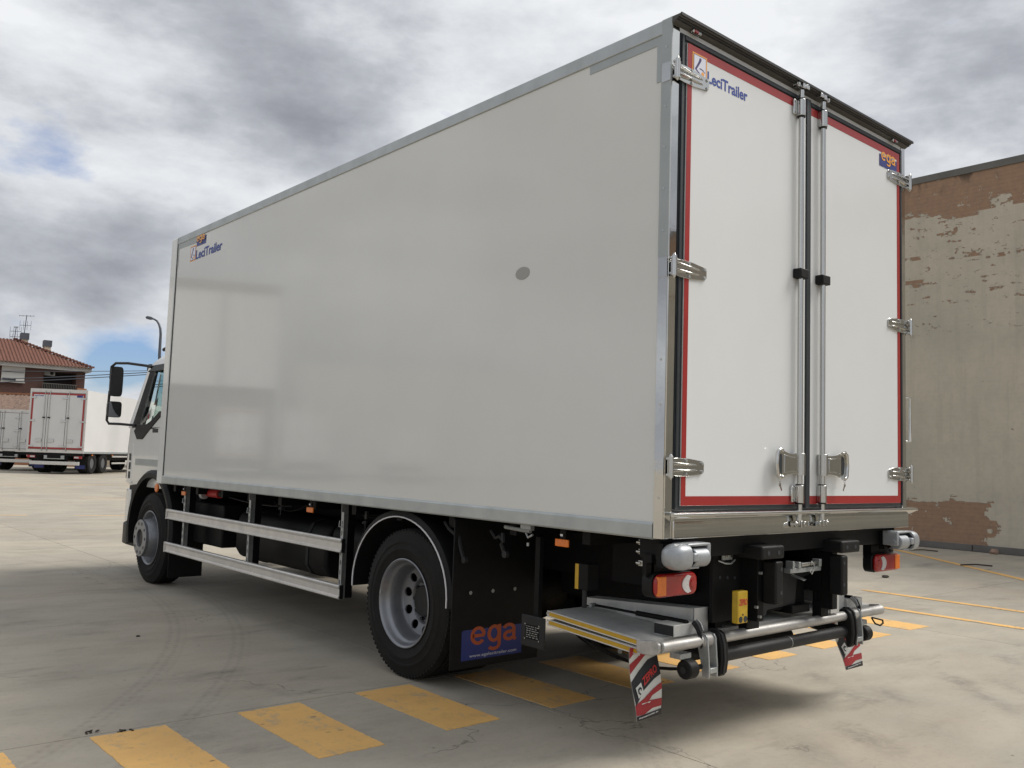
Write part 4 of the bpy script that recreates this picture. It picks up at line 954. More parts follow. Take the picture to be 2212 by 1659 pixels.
# platform leaves, slightly tilted down to the rear
def leaf(x0, x1, z_front, z_rear, th, m, nm, y0=.20, y1=.945):
    q = mb().prism([(y0, z_rear), (y1, z_front), (y1, z_front - th), (y0, z_rear - th)], 0, x0, x1); return lift(nm, q, m)
leaf(.122, 2.478, .650, .606, .028, 'plate', 'platform_leaf'); leaf(.128, 2.472, .598, .560, .026, 'plate', 'platform_leaf')
for s_ in (0, 1):
    mm = (lambda q: q.mirrored()) if s_ else (lambda q: q)
    # yellow side strips between bright edge beads
    for (zf, zr, h_, y0) in ((.646, .598, .022, .255), (.597, .552, .022, .262)):
        lift('yellow_strip', mm(mb().prism([(y0, zr), (.930, zf), (.930, zf - h_), (y0, zr - h_)], 0, .1185, .1215)), 'yel')
        for e in (0.0, -h_ - .006):
            lift('edge_bead', mm(mb().tube([(.119, y0 - .02, zr + e + .003), (.119, .945, zf + e + .003)], .0035, 6)), 'rail')
        lift('edge_bead', mm(mb().tube([(.119, .935, zf + .002), (.119, .948, zf - .004), (.119, .950, zf - h_ / 2), (.119, .944, zf - h_ + .004), (.119, .935, zf - h_)], .003, 6)), 'rail')
    q = mb().prism([(.262, .6), (.262, .545), (.225, .535), (.150, .540), (.118, .552), (.108, .575), (.112, .602), (.135, .616)], 0, .112, .134)
    lift('end_cheek', mm(q), 'tubealu', bevel=.004)
    q = mb().prism([(.19, .740), (1.02, .690), (1.02, .648), (.19, .612)], 0, .50, .508); q.prism([(.19, .740), (1.02, .690), (1.02, .684), (.19, .734)], 0, .508, .62); q.prism([(.185, .742), (.193, .742), (.193, .610), (.185, .610)], 0, .50, .62)
    lift('stiffener', mm(q), 'plate')
    lift('stiffener', mm(mb().box(.30, .50, .165, .30, .610, .672)), 'plate', bevel=.003)
    lift('stiffener', mm(mb().box(.298, .302, .168, .297, .614, .668)), 'dgrey')
    a = Vector((.42, .85, .672)); b = Vector((.42, .17, .676)); c_ = a.lerp(b, .47)
    q = mb().cyl(a, c_, .0075, 10)
    gs = lift('gas_strut', mm(q), 'black', smooth=40); lift('strut_body', mm(mb().cyl(c_, b, .0145, 14)), 'black', smooth=40, bevel=.003)
    lift('strut_end', mm(mb().cyl((.385, .86, .672), (.43, .86, .672), .012, 8)), 'galv', smooth=40)
    # bent lever at the hinge
    lift('lever', mm(mb().prism([(.165, .672), (.145, .690), (.118, .672), (.098, .632), (.088, .560), (.102, .545), (.112, .60), (.135, .640)], 0, .445, .453)), 'dgrey', bevel=.002)
    lift('lever', mm(mb().prism([(.165, .676), (.145, .696), (.118, .676), (.100, .640), (.112, .630), (.135, .655)], 0, .468, .474)), 'galv', bevel=.002)
    # cast hanger around the tube
    for x_ in (.475, .545):
        lift('hanger', mm(mb().prism([(.155, .60), (.145, .618), (.12, .624), (.09, .618), (.078, .60), (.066, .46), (.066, .395), (.110, .395), (.120, .46)], 0, x_, x_ + .010)), 'galv', bevel=.002)
    lift('hanger', mm(mb().box(.485, .545, .064, .105, .418, .446)), 'galv', bevel=.003)
    lift('hanger_collar', mm(mb().cyl((.47, .12, .583), (.56, .12, .583), .036, 26)), 'tubealu', smooth=40, bevel=.004)
    # rubber arm from tube down to the lower tube
    q = mb().prism([(.165, .600), (.140, .626), (.105, .630), (.075, .612), (.058, .56), (.052, .48), (.062, .41), (.085, .385), (.10, .40), (.11, .46), (.16, .52)], 0, .575, .635)
    lift('lift_arm', mm(q), 'plastic', bevel=.010, seg=3)
    lift('lift_arm', mm(mb().prism([(.175, .606), (.140, .634), (.105, .638), (.068, .616), (.050, .56), (.044, .48), (.056, .40), (.062, .41), (.052, .48), (.058, .56), (.075, .612), (.105, .630), (.140, .626), (.165, .600)], 0, .585, .600)), 'dgrey', bevel=.002)
    # small guide wheel
    lift('guide_wheel', mm(mb().cyl((.33, .12, .448), (.405, .12, .448), .050, 26)), 'plastic', smooth=40, bevel=.008)
    lift('wheel_boss', mm(mb().cyl((.322, .12, .448), (.33, .12, .448), .018, 12)), 'dgrey', smooth=40)
    lift('wheel_axle', mm(mb().cyl((.405, .12, .448), (.55, .12, .448), .014, 10)), 'dgrey', smooth=40)
    lift('wheel_axle', mm(mb().box(.31, .40, .125, .20, .500, .530)), 'galv', bevel=.003)
    lift('push_arm', mm(mb().cyl((.62, .13, .47), (.75, .75, .62), .040, 14)), 'black', smooth=40)
lift('underrun_tube', mb().cyl((.60, .12, .486), (2.0, .12, .486), .036, 26), 'dgrey', smooth=40)
lift('tube_band', mb().cyl((1.315, .12, .486), (1.320, .12, .486), .0368, 26), 'galv', smooth=40)
lift('underrun_tube', mb().cyl((.75, .45, .42), (1.85, .45, .42), .045, 16), 'black', smooth=40)
lift('strap_loop', mb().tube([(2.30, .10, .545), (2.33, .09, .505), (2.39, .085, .488), (2.43, .085, .50), (2.425, .085, .52), (2.38, .09, .53), (2.31, .10, .545)], .006, 6), 'black', smooth=60)
# cable plugs hanging under the platform
q = mb()
for (x_, y_, z_) in ((.40, .62, .50), (.46, .52, .48), (.42, .45, .47)):
    q.tube([(x_, y_, z_ + .05), (x_ - .02, y_ - .02, z_ + .01), (x_ - .05, y_ - .04, z_ - .01)], .010, 6); q.cyl((x_ - .05, y_ - .04, z_ - .01), (x_ - .07, y_ - .05, z_ - .045), .012, 8)
lift('hydraulic_fitting', q, 'galv', smooth=50)
# lift frame: plates, housing, buffers
lift('lift_frame', mb().box(.60, .93, .14, .165, .66, 1.03), 'black', bevel=.003)
lift('lift_frame', mb().box(1.67, 1.80, .14, .165, .64, 1.03), 'black', bevel=.003)
q = mb()
for x_, z_ in ((.66, .905), (.73, .90), (.80, .895)): q.cyl((x_, .136, z_), (x_, .142, z_), .009, 10)
lift('bolt_hole', q, 'seal')
for x_ in (.895, 1.70): lift('lift_frame', mb().box(x_ - .03, x_ + .03, .03, .14, .66, 1.03), 'black', bevel=.003)
q = mb()
for x_, z_ in ((.878, .93), (.872, .69), (.84, .745)): q.cyl((x_, .012, z_), (x_, .03, z_), .0085, 8)
tag(lift('frame_bolt', q, 'galv', smooth=40), kind='stuff')
lift('housing', mb().prism([(.925, .655), (.925, .90), (1.65, .93), (1.65, .86), (1.50, .84), (1.48, .69), (1.18, .68), (1.16, .645)], 1, .17, .19), 'dgrey', bevel=.004)
lift('housing', mb().box(.93, 1.64, .20, .55, .66, .95), 'black', bevel=.01)
lift('housing_foot', mb().box(.87, .99, .10, .16, .60, .66), 'black', bevel=.004); lift('housing_foot', mb().box(1.40, 1.60, .14, .30, .64, .69), 'black', bevel=.006)
for s_ in (0, 1):
    mm = (lambda q: q.mirrored()) if s_ else (lambda q: q)
    hb = lift('rubber_buffer', mm(mb().box(.765, .985, -.065, .16, 1.015, 1.088)), 'plastic', bevel=.012, seg=3)
    q = mb()
    for x_ in (.825, .925): q.cyl((x_, -.0665, 1.050), (x_, -.060, 1.050), .013, 12)
    lift('buffer_hole', mm(q), 'seal')
    lift('rubber_buffer', mm(mb().box(.905, .978, -.062, .030, .760, 1.000)), 'plastic', bevel=.012, seg=3)
    q = mb()
    for z_ in (.825, .955): q.cyl((.955, -.0635, z_), (.955, -.058, z_), .011, 12)
    lift('buffer_hole', mm(q), 'seal')
# coupling bracket between the buffers
q = mb().box(1.215, 1.555, .040, .085, .905, .932); lift('coupling', q, 'galv', bevel=.002)
for b_ in ((1.225, 1.245, .03, .08, .932, .975), (1.290, 1.315, .03, .08, .932, .968), (1.520, 1.545, .03, .08, .932, .975), (1.245, 1.290, .05, .056, .935, .960)): lift('coupling_lug', mb().box(*b_), 'galv', bevel=.002)
lift('coupling_pin', mb().cyl((1.33, .045, .950), (1.50, .045, .950), .015, 18), 'chrome', smooth=40, bevel=.002)
q = mb().tube([(1.425, .028, .970), (1.435, .018, .945), (1.432, .02, .915), (1.418, .022, .892), (1.405, .024, .908), (1.415, .026, .92)], .0035, 6)
lift('lynch_pin', q, 'chrome', smooth=50)
lift('data_plate', mb().add([(1.31, .10, .880), (1.40, .06, .848), (1.46, .08, .852), (1.37, .12, .885)], [(0, 1, 2, 3)]), 'galv')
lift('shackle_plate', mb().box(.66, .75, .12, .13, 1.0, 1.05), 'galv', bevel=.002)
q = mb()
for x_ in (.685, .73): q.cyl((x_, .11, 1.025), (x_, .12, 1.025), .011, 8)
lift('shackle_bolt', q, 'chrome', smooth=40)
lift('hydraulic_hose', mb().tube([(.62, .12, 1.0), (.66, .10, .985), (.71, .10, .982), (.76, .11, 1.0)], .005, 6), 'galv', smooth=50)
# yellow control cover with lettering
yb = lift('control_cover', mb().prism([(.665, .668), (.757, .668), (.757, .842), (.665, .842)], 1, .02, .062), 'yel2', bevel=.006, seg=3)
text('lettering', 'ZEPRO', 'textred', tl, 'rear', .675, .750, .765, .800, .0188, 0.03)
q = mb()
for x_ in (.690, .734): q.cyl((x_, .0185, .690), (x_, .024, .690), .017, 16)
q.cyl((.71, .0185, .715), (.71, .024, .715), .006, 10)
lift('cover_button', q, 'seal', smooth=40)
# alloy stand on the right of the frame
lift('stand', mb().box(1.76, 1.86, .09, .10, .62, .745), 'plate'); lift('stand', mb().box(1.66, 1.745, .10, .16, .60, .70), 'black')

# ---- warning flags hanging from the platform edge
def flag(mir):
    # local frame: u 0..1 across (left to right), v 0..1 down
    if not mir: A_, B_, C_, D_ = Vector((.088, .285, .560)), Vector((.302, .275, .535)), Vector((.332, .262, .190)), Vector((.128, .272, .186))
    else: A_, B_, C_, D_ = Vector((2.150, .30, .52)), Vector((2.385, .29, .535)), Vector((2.505, .262, .176)), Vector((2.262, .272, .178))
    def P(u, v, k=0):
        p = (A_.lerp(B_, u)).lerp(D_.lerp(C_, u), v); p = p + Vector((0, .012 * math.sin(v * 5 + u * 2), 0)); return p + Vector((-.001 * k, -.0022 * k, 0))
    q = mb(); N_ = 10
    for a in (0, 1):
        for j in range(N_ + 1):
            for i in range(5): q.v.append(P(i / 4, j / N_) + Vector((0, .0025 * a, 0)))
    W_ = 5; S_ = W_ * (N_ + 1)
    for a in (0, 1): q.f += [(a * S_ + j * W_ + i, a * S_ + j * W_ + i + 1, a * S_ + (j + 1) * W_ + i + 1, a * S_ + (j + 1) * W_ + i) for j in range(N_) for i in range(4)]
    o = lift('warning_flag', q, 'flagwhite', smooth=60)
    def strip(poly, m, k, nm='flag_stripe'):
        # polygon in (u,v); subdivide by fan on a fine grid clip: simple bmesh bisect
        bm = bmesh.new(); vs = [bm.verts.new((u, v, 0)) for u, v in poly]
        from mathutils.geometry import tessellate_polygon
        for tri in tessellate_polygon([[Vector((u, v, 0)) for u, v in poly]]): bm.faces.new([vs[i] for i in tri])
        for t in range(1, 12):
            bmesh.ops.bisect_plane(bm, geom=bm.verts[:] + bm.edges[:] + bm.faces[:], plane_co=(0, t / 12, 0), plane_no=(0, 1, 0))
        bmesh.ops.triangulate(bm, faces=bm.faces)
        bm.verts.index_update(); bm.verts.ensure_lookup_table(); r_ = mb(); r_.v = [P(v.co.x, v.co.y, k) for v in bm.verts]; r_.f = [[v.index for v in f.verts] for f in bm.faces]; bm.free()
        return lift(nm, r_, m)
    strip([(0, 0), (.35, 0), (.05, .14), (0, .16)], 'flagred', 1)
    strip([(.60, 0), (.95, 0), (.55, .12), (.05, .35), (0, .37), (0, .24), (.3, .14)], 'flagred', 1)
    strip([(1, .10), (1, .38), (.75, .45), (.35, .60), (.03, .80), (0, .60), (.0, .48), (.30, .33), (.65, .17)], 'flagblack', 1)
    strip([(1, .50), (1, .60), (.62, .68), (.50, .745), (1, .745), (1, .865), (.62, .865), (.30, .93), (0, .93), (0, .79), (.32, .71), (.70, .58)], 'flagred', 1)
    strip([(0, .94), (1, .905), (1, 1), (0, 1)], 'flagblack', 2)
    def onflag(s, m, u0, u1, v0, v1, u2, v2, bold, nm='lettering', k=3):
        """text along a line from (u0,v0) to (u1,v1) bottom line, height vector (u2,v2)"""
        cu = bpy.data.curves.new(nm, 'FONT'); cu.body = s; cu.offset = bold; cu.resolution_u = 3
        to = bpy.data.objects.new(nm, cu); COL.objects.link(to)
        dg = bpy.context.evaluated_depsgraph_get(); me0 = bpy.data.meshes.new_from_object(to.evaluated_get(dg))
        xs_ = [v.co.x for v in me0.vertices]; ys2 = [v.co.y for v in me0.vertices]; r_ = mb()
        for v in me0.vertices:
            fx = (v.co.x - min(xs_)) / (max(xs_) - min(xs_)); fy = (v.co.y - min(ys2)) / (max(ys2) - min(ys2))
            r_.v.append(P(u0 + (u1 - u0) * fx + u2 * fy, v0 + (v1 - v0) * fx + v2 * fy, k))
        r_.f = [list(p.vertices) for p in me0.polygons]
        bpy.data.objects.remove(to); bpy.data.meshes.remove(me0)
        return r_.build(nm, m, tl, fix=False)
    onflag('ZEPRO', 'textred', .38, .90, .54, .33, -.03, -.105, .03)
    strip([(.10, .555), (.30, .485), (.34, .625), (.14, .70)], 'flagwhite', 3, 'flag_emblem')
    strip([(.16, .575), (.24, .54), (.29, .56), (.27, .60), (.25, .57), (.20, .585), (.19, .62), (.24, .63), (.22, .655), (.16, .63)], 'flagblack', 4, 'flag_emblem')
    onflag('mycsamulder.es', 'white', .08, .86, .985, .955, 0, -.035, .012)
flag(False); flag(True)

# ---- cab
cab = None
LV = [(1.06, 1.13, 8.74), (1.12, 1.15, 8.80), (1.50, 1.15, 8.82), (1.76, 1.15, 8.78)]
def ring(hw, yf, z, rad=.24, yb=7.22, n=8):
    P = [Vector((1.3 - hw, yb, z))]
    for i in range(n + 1): t = R(180 - 90 * i / n); P.append(Vector((1.3 - hw + rad + rad * math.cos(t), yf - rad + rad * math.sin(t), z)))
    for i in range(n + 1): t = R(90 - 90 * i / n); P.append(Vector((1.3 + hw - rad + rad * math.cos(t), yf - rad + rad * math.sin(t), z)))
    P.append(Vector((1.3 + hw, yb, z))); return P
def loft(levels, cap0=True, cap1=True, rad=.24):
    q = mb(); rs = [ring(hw, yf, z, rad) for z, hw, yf in levels]; n_ = len(rs[0])
    for r_ in rs: q.v += r_
    for a in range(len(rs) - 1): q.f += [(a * n_ + i, a * n_ + (i + 1) % n_, (a + 1) * n_ + (i + 1) % n_, (a + 1) * n_ + i) for i in range(n_)]
    if cap0: q.f.append(list(range(n_)))
    if cap1: q.f.append([(len(rs) - 1) * n_ + i for i in range(n_)])
    return q
cab = loft(LV).build('cab', 'cabw', T, smooth=35)
loft([(2.50, 1.075, 8.44), (2.56, 1.06, 8.36), (2.64, 1.0, 8.22), (2.71, .90, 8.04), (2.74, .75, 7.85)]).build('cab_roof', 'cabw', cab, smooth=40)
mb().box(.20, 2.4, 7.18, 7.24, 1.05, 2.70).build('cab_back', 'cabw', cab)
# upper pillars
for s_ in (0, 1):
    mm = (lambda q: q.mirrored()) if s_ else (lambda q: q)
    def quadbar(a, b, c_, d_, th=.03):
        vs = [Vector(p) for p in (a, b, c_, d_)]; return mb().add(vs + [p + Vector((th, 0, 0)) for p in vs], [(0, 1, 2, 3), (4, 7, 6, 5), (0, 4, 5, 1), (1, 5, 6, 2), (2, 6, 7, 3), (3, 7, 4, 0)])
    mm(quadbar((.150, 8.52, 1.76), (.165, 8.70, 1.76), (.235, 8.30, 2.52), (.228, 8.16, 2.52))).build('door_pillar', 'cabw', cab)
    mm(quadbar((.146, 8.16, 1.76), (.150, 8.53, 1.76), (.226, 8.18, 2.52), (.222, 8.00, 2.52))).build('window_surround', 'plastic', cab)
    mm(quadbar((.144, 7.22, 2.43), (.146, 8.08, 2.43), (.222, 8.06, 2.52), (.222, 7.22, 2.52))).build('window_surround', 'plastic', cab)
    mm(mb().add([(.148, 7.25, 1.95), (.148, 7.60, 1.95), (.148, 7.95, 1.78), (.148, 8.25, 1.78), (.215, 8.02, 2.46), (.215, 7.25, 2.46)], [(0, 1, 2, 3, 4, 5)])).build('side_window', 'glass', cab)
    mm(mb().prism([(7.45, 1.97), (7.62, 1.93), (7.95, 1.80), (8.30, 1.80), (8.42, 1.72), (8.30, 1.62), (8.10, 1.62), (7.86, 1.74), (7.5, 1.90)], 0, .140, .155)).build('mirror_base', 'plastic', cab, bevel=.012)
    mm(mb().prism([(7.22, 1.76), (7.5, 1.76), (7.88, 1.74), (7.62, 1.90), (7.22, 1.95)], 0, .150, .17)).build('door_top', 'cabw', cab)
    mm(mb().box(.144, .152, 7.45, 8.30, 1.31, 1.385)).build('door_strip', 'alug', cab)
    mm(mb().prism([(7.32, 1.42), (7.40, 1.40), (7.44, 1.46), (7.44, 1.58), (7.40, 1.62), (7.32, 1.60)], 0, .138, .15)).build('door_handle', 'plastic', cab, bevel=.006)
    mm(mb().box(.1475, .1495, 7.60, 7.78, 1.70, 1.745)).build('model_badge', 'dgrey', cab)
    # corner deflector at the front
    q = mb().prism([(.148, 8.40), (.150, 8.50), (.17, 8.66), (.23, 8.82), (.33, 8.89), (.42, 8.90), (.42, 8.4)], 2, 1.08, 1.57)
    mm(q).build('corner_deflector', 'cabw', cab, bevel=.015, seg=3)
    q = mb()
    for z_ in (1.14, 1.25, 1.36): q.prism([(.1455, 8.47), (.147, 8.52), (.164, 8.667), (.205, 8.775), (.235, 8.79), (.20, 8.66), (.18, 8.47)], 2, z_, z_ + .085)
    mm(q).build('deflector_vents', 'dgrey', cab)
    # wheel arch
    q = mb(); n_ = 22
    for i in range(n_ + 1):
        t = R(-18 + 205 * i / n_) ; 
        for dr, x_ in ((0, .075), (.05, .07), (.085, .10), (.085, .50), (.0, .50)):
            q.v.append(Vector((x_, YF + .05 + (.62 + dr) * math.cos(t) * 1.03, .585 + (.60 + dr) * math.sin(t))))
    q.f = [(a * 5 + i, a * 5 + (i + 1) % 5, (a + 1) * 5 + (i + 1) % 5, (a + 1) * 5 + i) for a in range(n_) for i in range(5)] + [list(range(5)), [n_ * 5 + i for i in range(5)]]
    wa = mm(q).build('wheel_arch', 'plastic', cab, smooth=40)
    mm(mb().prism([(8.10, .85), (8.24, .70), (8.50, .62), (8.50, 1.06), (8.2, 1.09)], 0, .16, .45)).build('step_panel', 'plastic', cab, bevel=.015)
    mm(mb().prism([(.152, 8.40), (.155, 8.50), (.175, 8.64), (.24, 8.80), (.34, 8.86), (.45, 8.88), (.45, 8.4)], 2, .62, 1.01)).build('bumper', 'cabw', cab, bevel=.02, seg=3)
    mm(mb().prism([(.145, 8.16), (.145, 8.46), (.17, 8.66), (.24, 8.82), (.34, 8.90), (.5, 8.92), (.5, 8.16)], 2, .34, .60)).build('bumper_corner', 'dgrey', cab, bevel=.02, seg=3)
    mm(mb().cyl((.062, 6.88 + .42, 1.075), (.085, 7.30, 1.075), .048, 16, .05)).build('side_indicator', 'amber', cab, smooth=40, bevel=.008)
    # front mud flap
    mm(mb().box(.12, .50, 6.94, 6.955, .12, .95)).build('front_flap', 'plastic', cab, bevel=.006)
    # mirrors
    ma = mm(mb().tube([(.215, 8.16, 2.50), (.17, 8.20, 2.515), (.02, 8.42, 2.545), (-.08, 8.56, 2.545), (-.115, 8.60, 2.50), (-.115, 8.61, 2.35)], .017, 8)).build('mirror_arm', 'mirror', cab, smooth=60)
    mm(mb().tube([(.15, 8.42, 1.79), (.0, 8.52, 1.80), (-.10, 8.60, 1.80), (-.125, 8.61, 1.84), (-.115, 8.61, 2.20)], .016, 8)).build('mirror_arm', 'mirror', cab, smooth=60)
    def mshell(x0, x1, z0, z1, y, th):
        q_ = mb(); rg = []
        for d_, sc in ((0, 1.0), (th * .5, .96), (th, .70)):
            P = []
            cx, cz = (x0 + x1) / 2, (z0 + z1) / 2; hw, hh = (x1 - x0) / 2 * sc, (z1 - z0) / 2 * (1 - (1 - sc) * .5)
            for i in range(24):
                t = 2 * PI * i / 24; c1, s1 = math.cos(t), math.sin(t)
                P.append(Vector((cx + hw * abs(c1) ** .35 * (1 if c1 > 0 else -1), y + d_, cz + hh * abs(s1) ** .35 * (1 if s1 > 0 else -1))))
            q_.v += P
        q_.f = [(a * 24 + i, a * 24 + (i + 1) % 24, (a + 1) * 24 + (i + 1) % 24, (a + 1) * 24 + i) for a in (0, 1) for i in range(24)] + [list(range(24)), [48 + i for i in range(24)]]
        return q_
    mm(mshell(-.130, .020, 2.135, 2.505, 8.56, .10).xf(Matrix.Translation((0, 0, 0)))).build('mirror_head', 'mirror', cab, smooth=40)
    mm(mshell(-.140, .025, 1.878, 2.075, 8.56, .12)).build('wide_angle_mirror', 'mirror', cab, smooth=40)
    mm(mb().prism([(-.128, 1.885), (.005, 1.885), (-.045, 1.93), (-.082, 1.99), (-.100, 2.05), (-.112, 2.065), (-.128, 2.06)], 1, 8.552, 8.558)).build('mirror_glass', 'rim', cab)
    mm(mb().cyl((.26, 7.90, 2.70), (.26, 7.70, 2.72), .022, 10)).build('roof_horn', 'plastic', cab, smooth=40)
mb().tube([(.35, 7.98, 2.745), (.34, 7.85, 2.765), (.36, 7.6, 2.80), (.5, 7.4, 2.82)], .014, 8).build('roof_bar', 'plastic', cab, smooth=50)
mb().prism([(8.70, 1.76), (8.76, 1.76), (8.42, 2.52), (8.36, 2.52)], 0, .38, 2.22).build('windscreen', 'glass', cab)
mb().box(.24, 2.36, 8.30, 8.40, 2.47, 2.55).build('sun_visor', 'plastic', cab, bevel=.01)
mb().prism([(8.42, 1.72), (8.70, 1.72), (8.70, 1.80), (8.45, 1.86)], 0, .3, 2.3).build('dashboard', 'plastic', cab, bevel=.02)
for x_ in (.50, 1.75):
    mb().prism([(7.38, 1.35), (7.90, 1.35), (7.92, 1.50), (7.58, 1.52), (7.44, 2.16), (7.32, 2.16)], 0, x_, x_ + .48).build('seat', 'teal', cab, bevel=.05, seg=3)
mb().tube([(.74 + .20 * math.cos(t * PI / 10), 8.22 + .10 * math.sin(t * PI / 10), 1.90 + .17 * math.sin(t * PI / 10)) for t in range(20)], .014, 8, True).build('steering_wheel', 'plastic', cab, smooth=60)
mb().box(.2, 2.4, 7.3, 8.7, 1.08, 1.30).build('cab_floor', 'plastic', cab)

# ================================================================== BACKGROUND TRUCKS (built round a local origin, then placed)
def far_truck(label, Ht_, Zb_, L_, red, leaves=(0, .30, .655, 1.0), bumper=1, group='white box trucks parked across the yard'):
    """rear face at local y=0, x from 0 (left) to 2.55"""
    W_ = 2.55
    t = empty('parked_truck', (0, 0, 0), label, 'truck', group)
    b = mb().box(0.01, W_ - .01, .04, L_, Zb_, Ht_).build('cargo_body', 'farwhite', t)
    for x0, x1 in ((0, .075), (W_ - .075, W_)): mb().box(x0, x1, 0, .05, Zb_, Ht_ + .01).build('frame_post', 'rail', b)
    mb().box(.075, W_ - .075, .001, .05, Ht_ - .15, Ht_ + .01).build('frame_header', 'rail', b); mb().box(.075, W_ - .075, .001, .05, Zb_, Zb_ + .14).build('frame_sill', 'rail', b)
    mb().box(W_ - .012, W_ - .004, .05, L_, Zb_, Zb_ + .09).build('bottom_rail', 'alu', b); mb().box(-.004, .012, .05, L_, Zb_, Zb_ + .09).build('bottom_rail', 'alu', b)
    z0, z1 = Zb_ + .14, Ht_ - .15; x0, x1 = .075, W_ - .075
    sp = mb()
    for i in range(3):
        a = x0 + (x1 - x0) * leaves[i]; c = x0 + (x1 - x0) * leaves[i + 1]
        d = mb().box(a + .012, c - .012, -.012, .03, z0 + .02, z1 - .02).build('door_leaf', 'farwhite', t)
        if red:
            r_ = mb().box(a + .016, c - .016, -.015, -.012, z0 + .025, z0 + .105); r_.box(a + .016, c - .016, -.015, -.012, z1 - .105, z1 - .025)
            if i == 0: r_.box(a + .018, a + .095, -.0149, -.012, z0 + .106, z1 - .106)
            if i == 2: r_.box(c - .095, c - .018, -.0149, -.012, z0 + .106, z1 - .106)
            r_.build('red_border', 'red', d)
        xr = (c - .11) if i == 0 else (a + .11)
        mb().cyl((xr, -.03, z0 - .08), (xr, -.03, z1 + .08), .018, 8).build('lock_rod', 'chrome', d)
        mb().cbox((xr, -.04, Zb_ + (Ht_ - Zb_) * .55), (.11, .05, .06)).build('rod_buffer', 'plastic', d)
        hx = xr - .16 if i == 0 else xr + .16
        mb().cbox((hx, -.04, Zb_ + .55), (.26, .03, .14)).build('handle', 'chrome', d)
        for zz in (z0 + .15, (z0 + z1) / 2, z1 - .25):
            hh = a - .0 if i == 0 else (c if i == 2 else c)
            mb().cbox((hh + (.10 if i == 0 else -.08), -.03, zz), (.24, .03, .07)).build('hinge', 'chrome', d)
    sl = mb().box(x0, x1, -.004, .028, z0 + .002, z1 - .002).build('door_seals', 'seal', t)
    if red:
        text('lettering', 'LeciTrailer', 'bluetext', t, 'rear', .22, .62, z1 - .19, z1 - .13, -.016, .03)
        mb().box(W_ - .46, W_ - .20, -.016, -.013, z1 - .20, z1 - .10).build('sticker', 'blue', t)
    mb().box(.75, .85, .1, L_, .6, Zb_).build('chassis_frame', 'black', t); mb().box(W_ - .85, W_ - .75, .1, L_, .6, Zb_).build('chassis_frame', 'black', t)
    mb().box(.05, W_ - .05, .05, .25, Zb_ - .14, Zb_).build('rear_beam', 'black', t)
    if bumper:
        mb().box(.18, W_ - .18, -.02, .10, .40, .56).build('bumper_bar', 'rail', t, bevel=.01)
        mb().box(.80, 1.70, 0, .20, .66, Zb_ - .12).build('lift_housing', 'galv', t, bevel=.01)
        mb().box(.95, 1.55, -.01, 0, .70, .95).build('lift_plate', 'black', t)
    for s_ in (0, 1):
        xa = .06 if s_ == 0 else W_ - .42
        la = mb().box(xa, xa + .36, .0, .05, .70, .82).build('tail_lamp', 'lred', t, bevel=.01)
        mb().box(xa + (.14 if s_ == 0 else .02), xa + (.34 if s_ == 0 else .22), -.004, 0, .725, .795).build('lamp_lens', 'lwhite', la)
        mb().box(.10 if s_ == 0 else W_ - .60, .60 if s_ == 0 else W_ - .10, .62, .64, .20, .80).build('mud_flap', 'plastic', t)
        mb().box(.14 if s_ == 0 else W_ - .56, .56 if s_ == 0 else W_ - .14, .612, .62, .24, .40).build('sticker', 'blue', t)
        for yy in ((1.3, L_ - .6) if L_ < 9 else (1.3, 2.65, L_ - 1.6)):
            w = mb()
            xx = .06 if s_ == 0 else W_ - .62
            w.lathe([(.26, xx + .02), (.34, xx), (.46, xx + .01), (.50, xx + .05), (.50, xx + .51), (.46, xx + .55), (.34, xx + .56), (.26, xx + .54)], (0, yy, .5), 0, 28)
            wo = w.build('wheel', 'tyre', t, smooth=40)
            e = xx + .06 if s_ == 0 else xx + .50
            mb().cyl((e - .01, yy, .5), (e + .01, yy, .5), .27, 20).build('rim', 'rimfar', wo)
    # side markers, guard rail
    for yy in (1.0, 3.5, 6.0):
        if yy < L_: mb().box(W_ - .03, W_ + .01, yy, yy + .10, Zb_ - .09, Zb_ - .04).build('side_marker', 'amber', t)
    mb().box(W_ - .05, W_ - .02, 3.6, L_ - 1.2, .45, .53).build('guard_rail', 'rail', t); mb().box(W_ - .05, W_ - .02, 3.6, L_ - 1.2, .78, .86).build('guard_rail', 'rail', t)
    # cab
    q = mb().prism([(L_ + .1, .75), (L_ + 1.9, .60), (L_ + 1.95, 1.6), (L_ + 1.7, 2.6), (L_ + .9, 2.75), (L_ + .1, 2.75)], 0, .08, W_ - .08)
    c_ = q.build('cab', 'cabw', t, bevel=.08, seg=3)
    for xx in (.07, W_ - .075): mb().prism([(L_ + .5, 1.75), (L_ + 1.5, 1.70), (L_ + 1.35, 2.4), (L_ + .5, 2.4)], 0, xx, xx + .006).build('side_window', 'seal', c_)
    mb().prism([(L_ + 1.90, 1.70), (L_ + 1.955, 1.70), (L_ + 1.72, 2.5), (L_ + 1.66, 2.5)], 0, .25, W_ - .25).build('windscreen', 'seal', c_)
    return t
def place(o, x, y, rz, z=None):
    o.location = (x, y, zg(x, y) if z is None else z); o.rotation_euler = (0, 0, rz)
ta = far_truck('white box truck with red-bordered three-leaf rear doors and long plain side, parked across the yard', 3.86, .95, 12.0, True)
# rear-right ground corner at (8.47, 40.87); truck heading (.863,.504)
rz = R(-41.0) + R(4)   # nearly square to the street
ax = Vector((math.cos(rz), math.sin(rz), 0)); p0 = Vector((8.47, 40.87, 0)) - ax * 2.55
place(ta, p0.x, p0.y, rz, .22)
mb_l = None
tb = far_truck('white box truck without red border at the left photo edge, half behind the red-bordered truck', 3.02, .93, 7.0, False)
place(tb, 5.75, 47.9, rz + R(-4), .2)
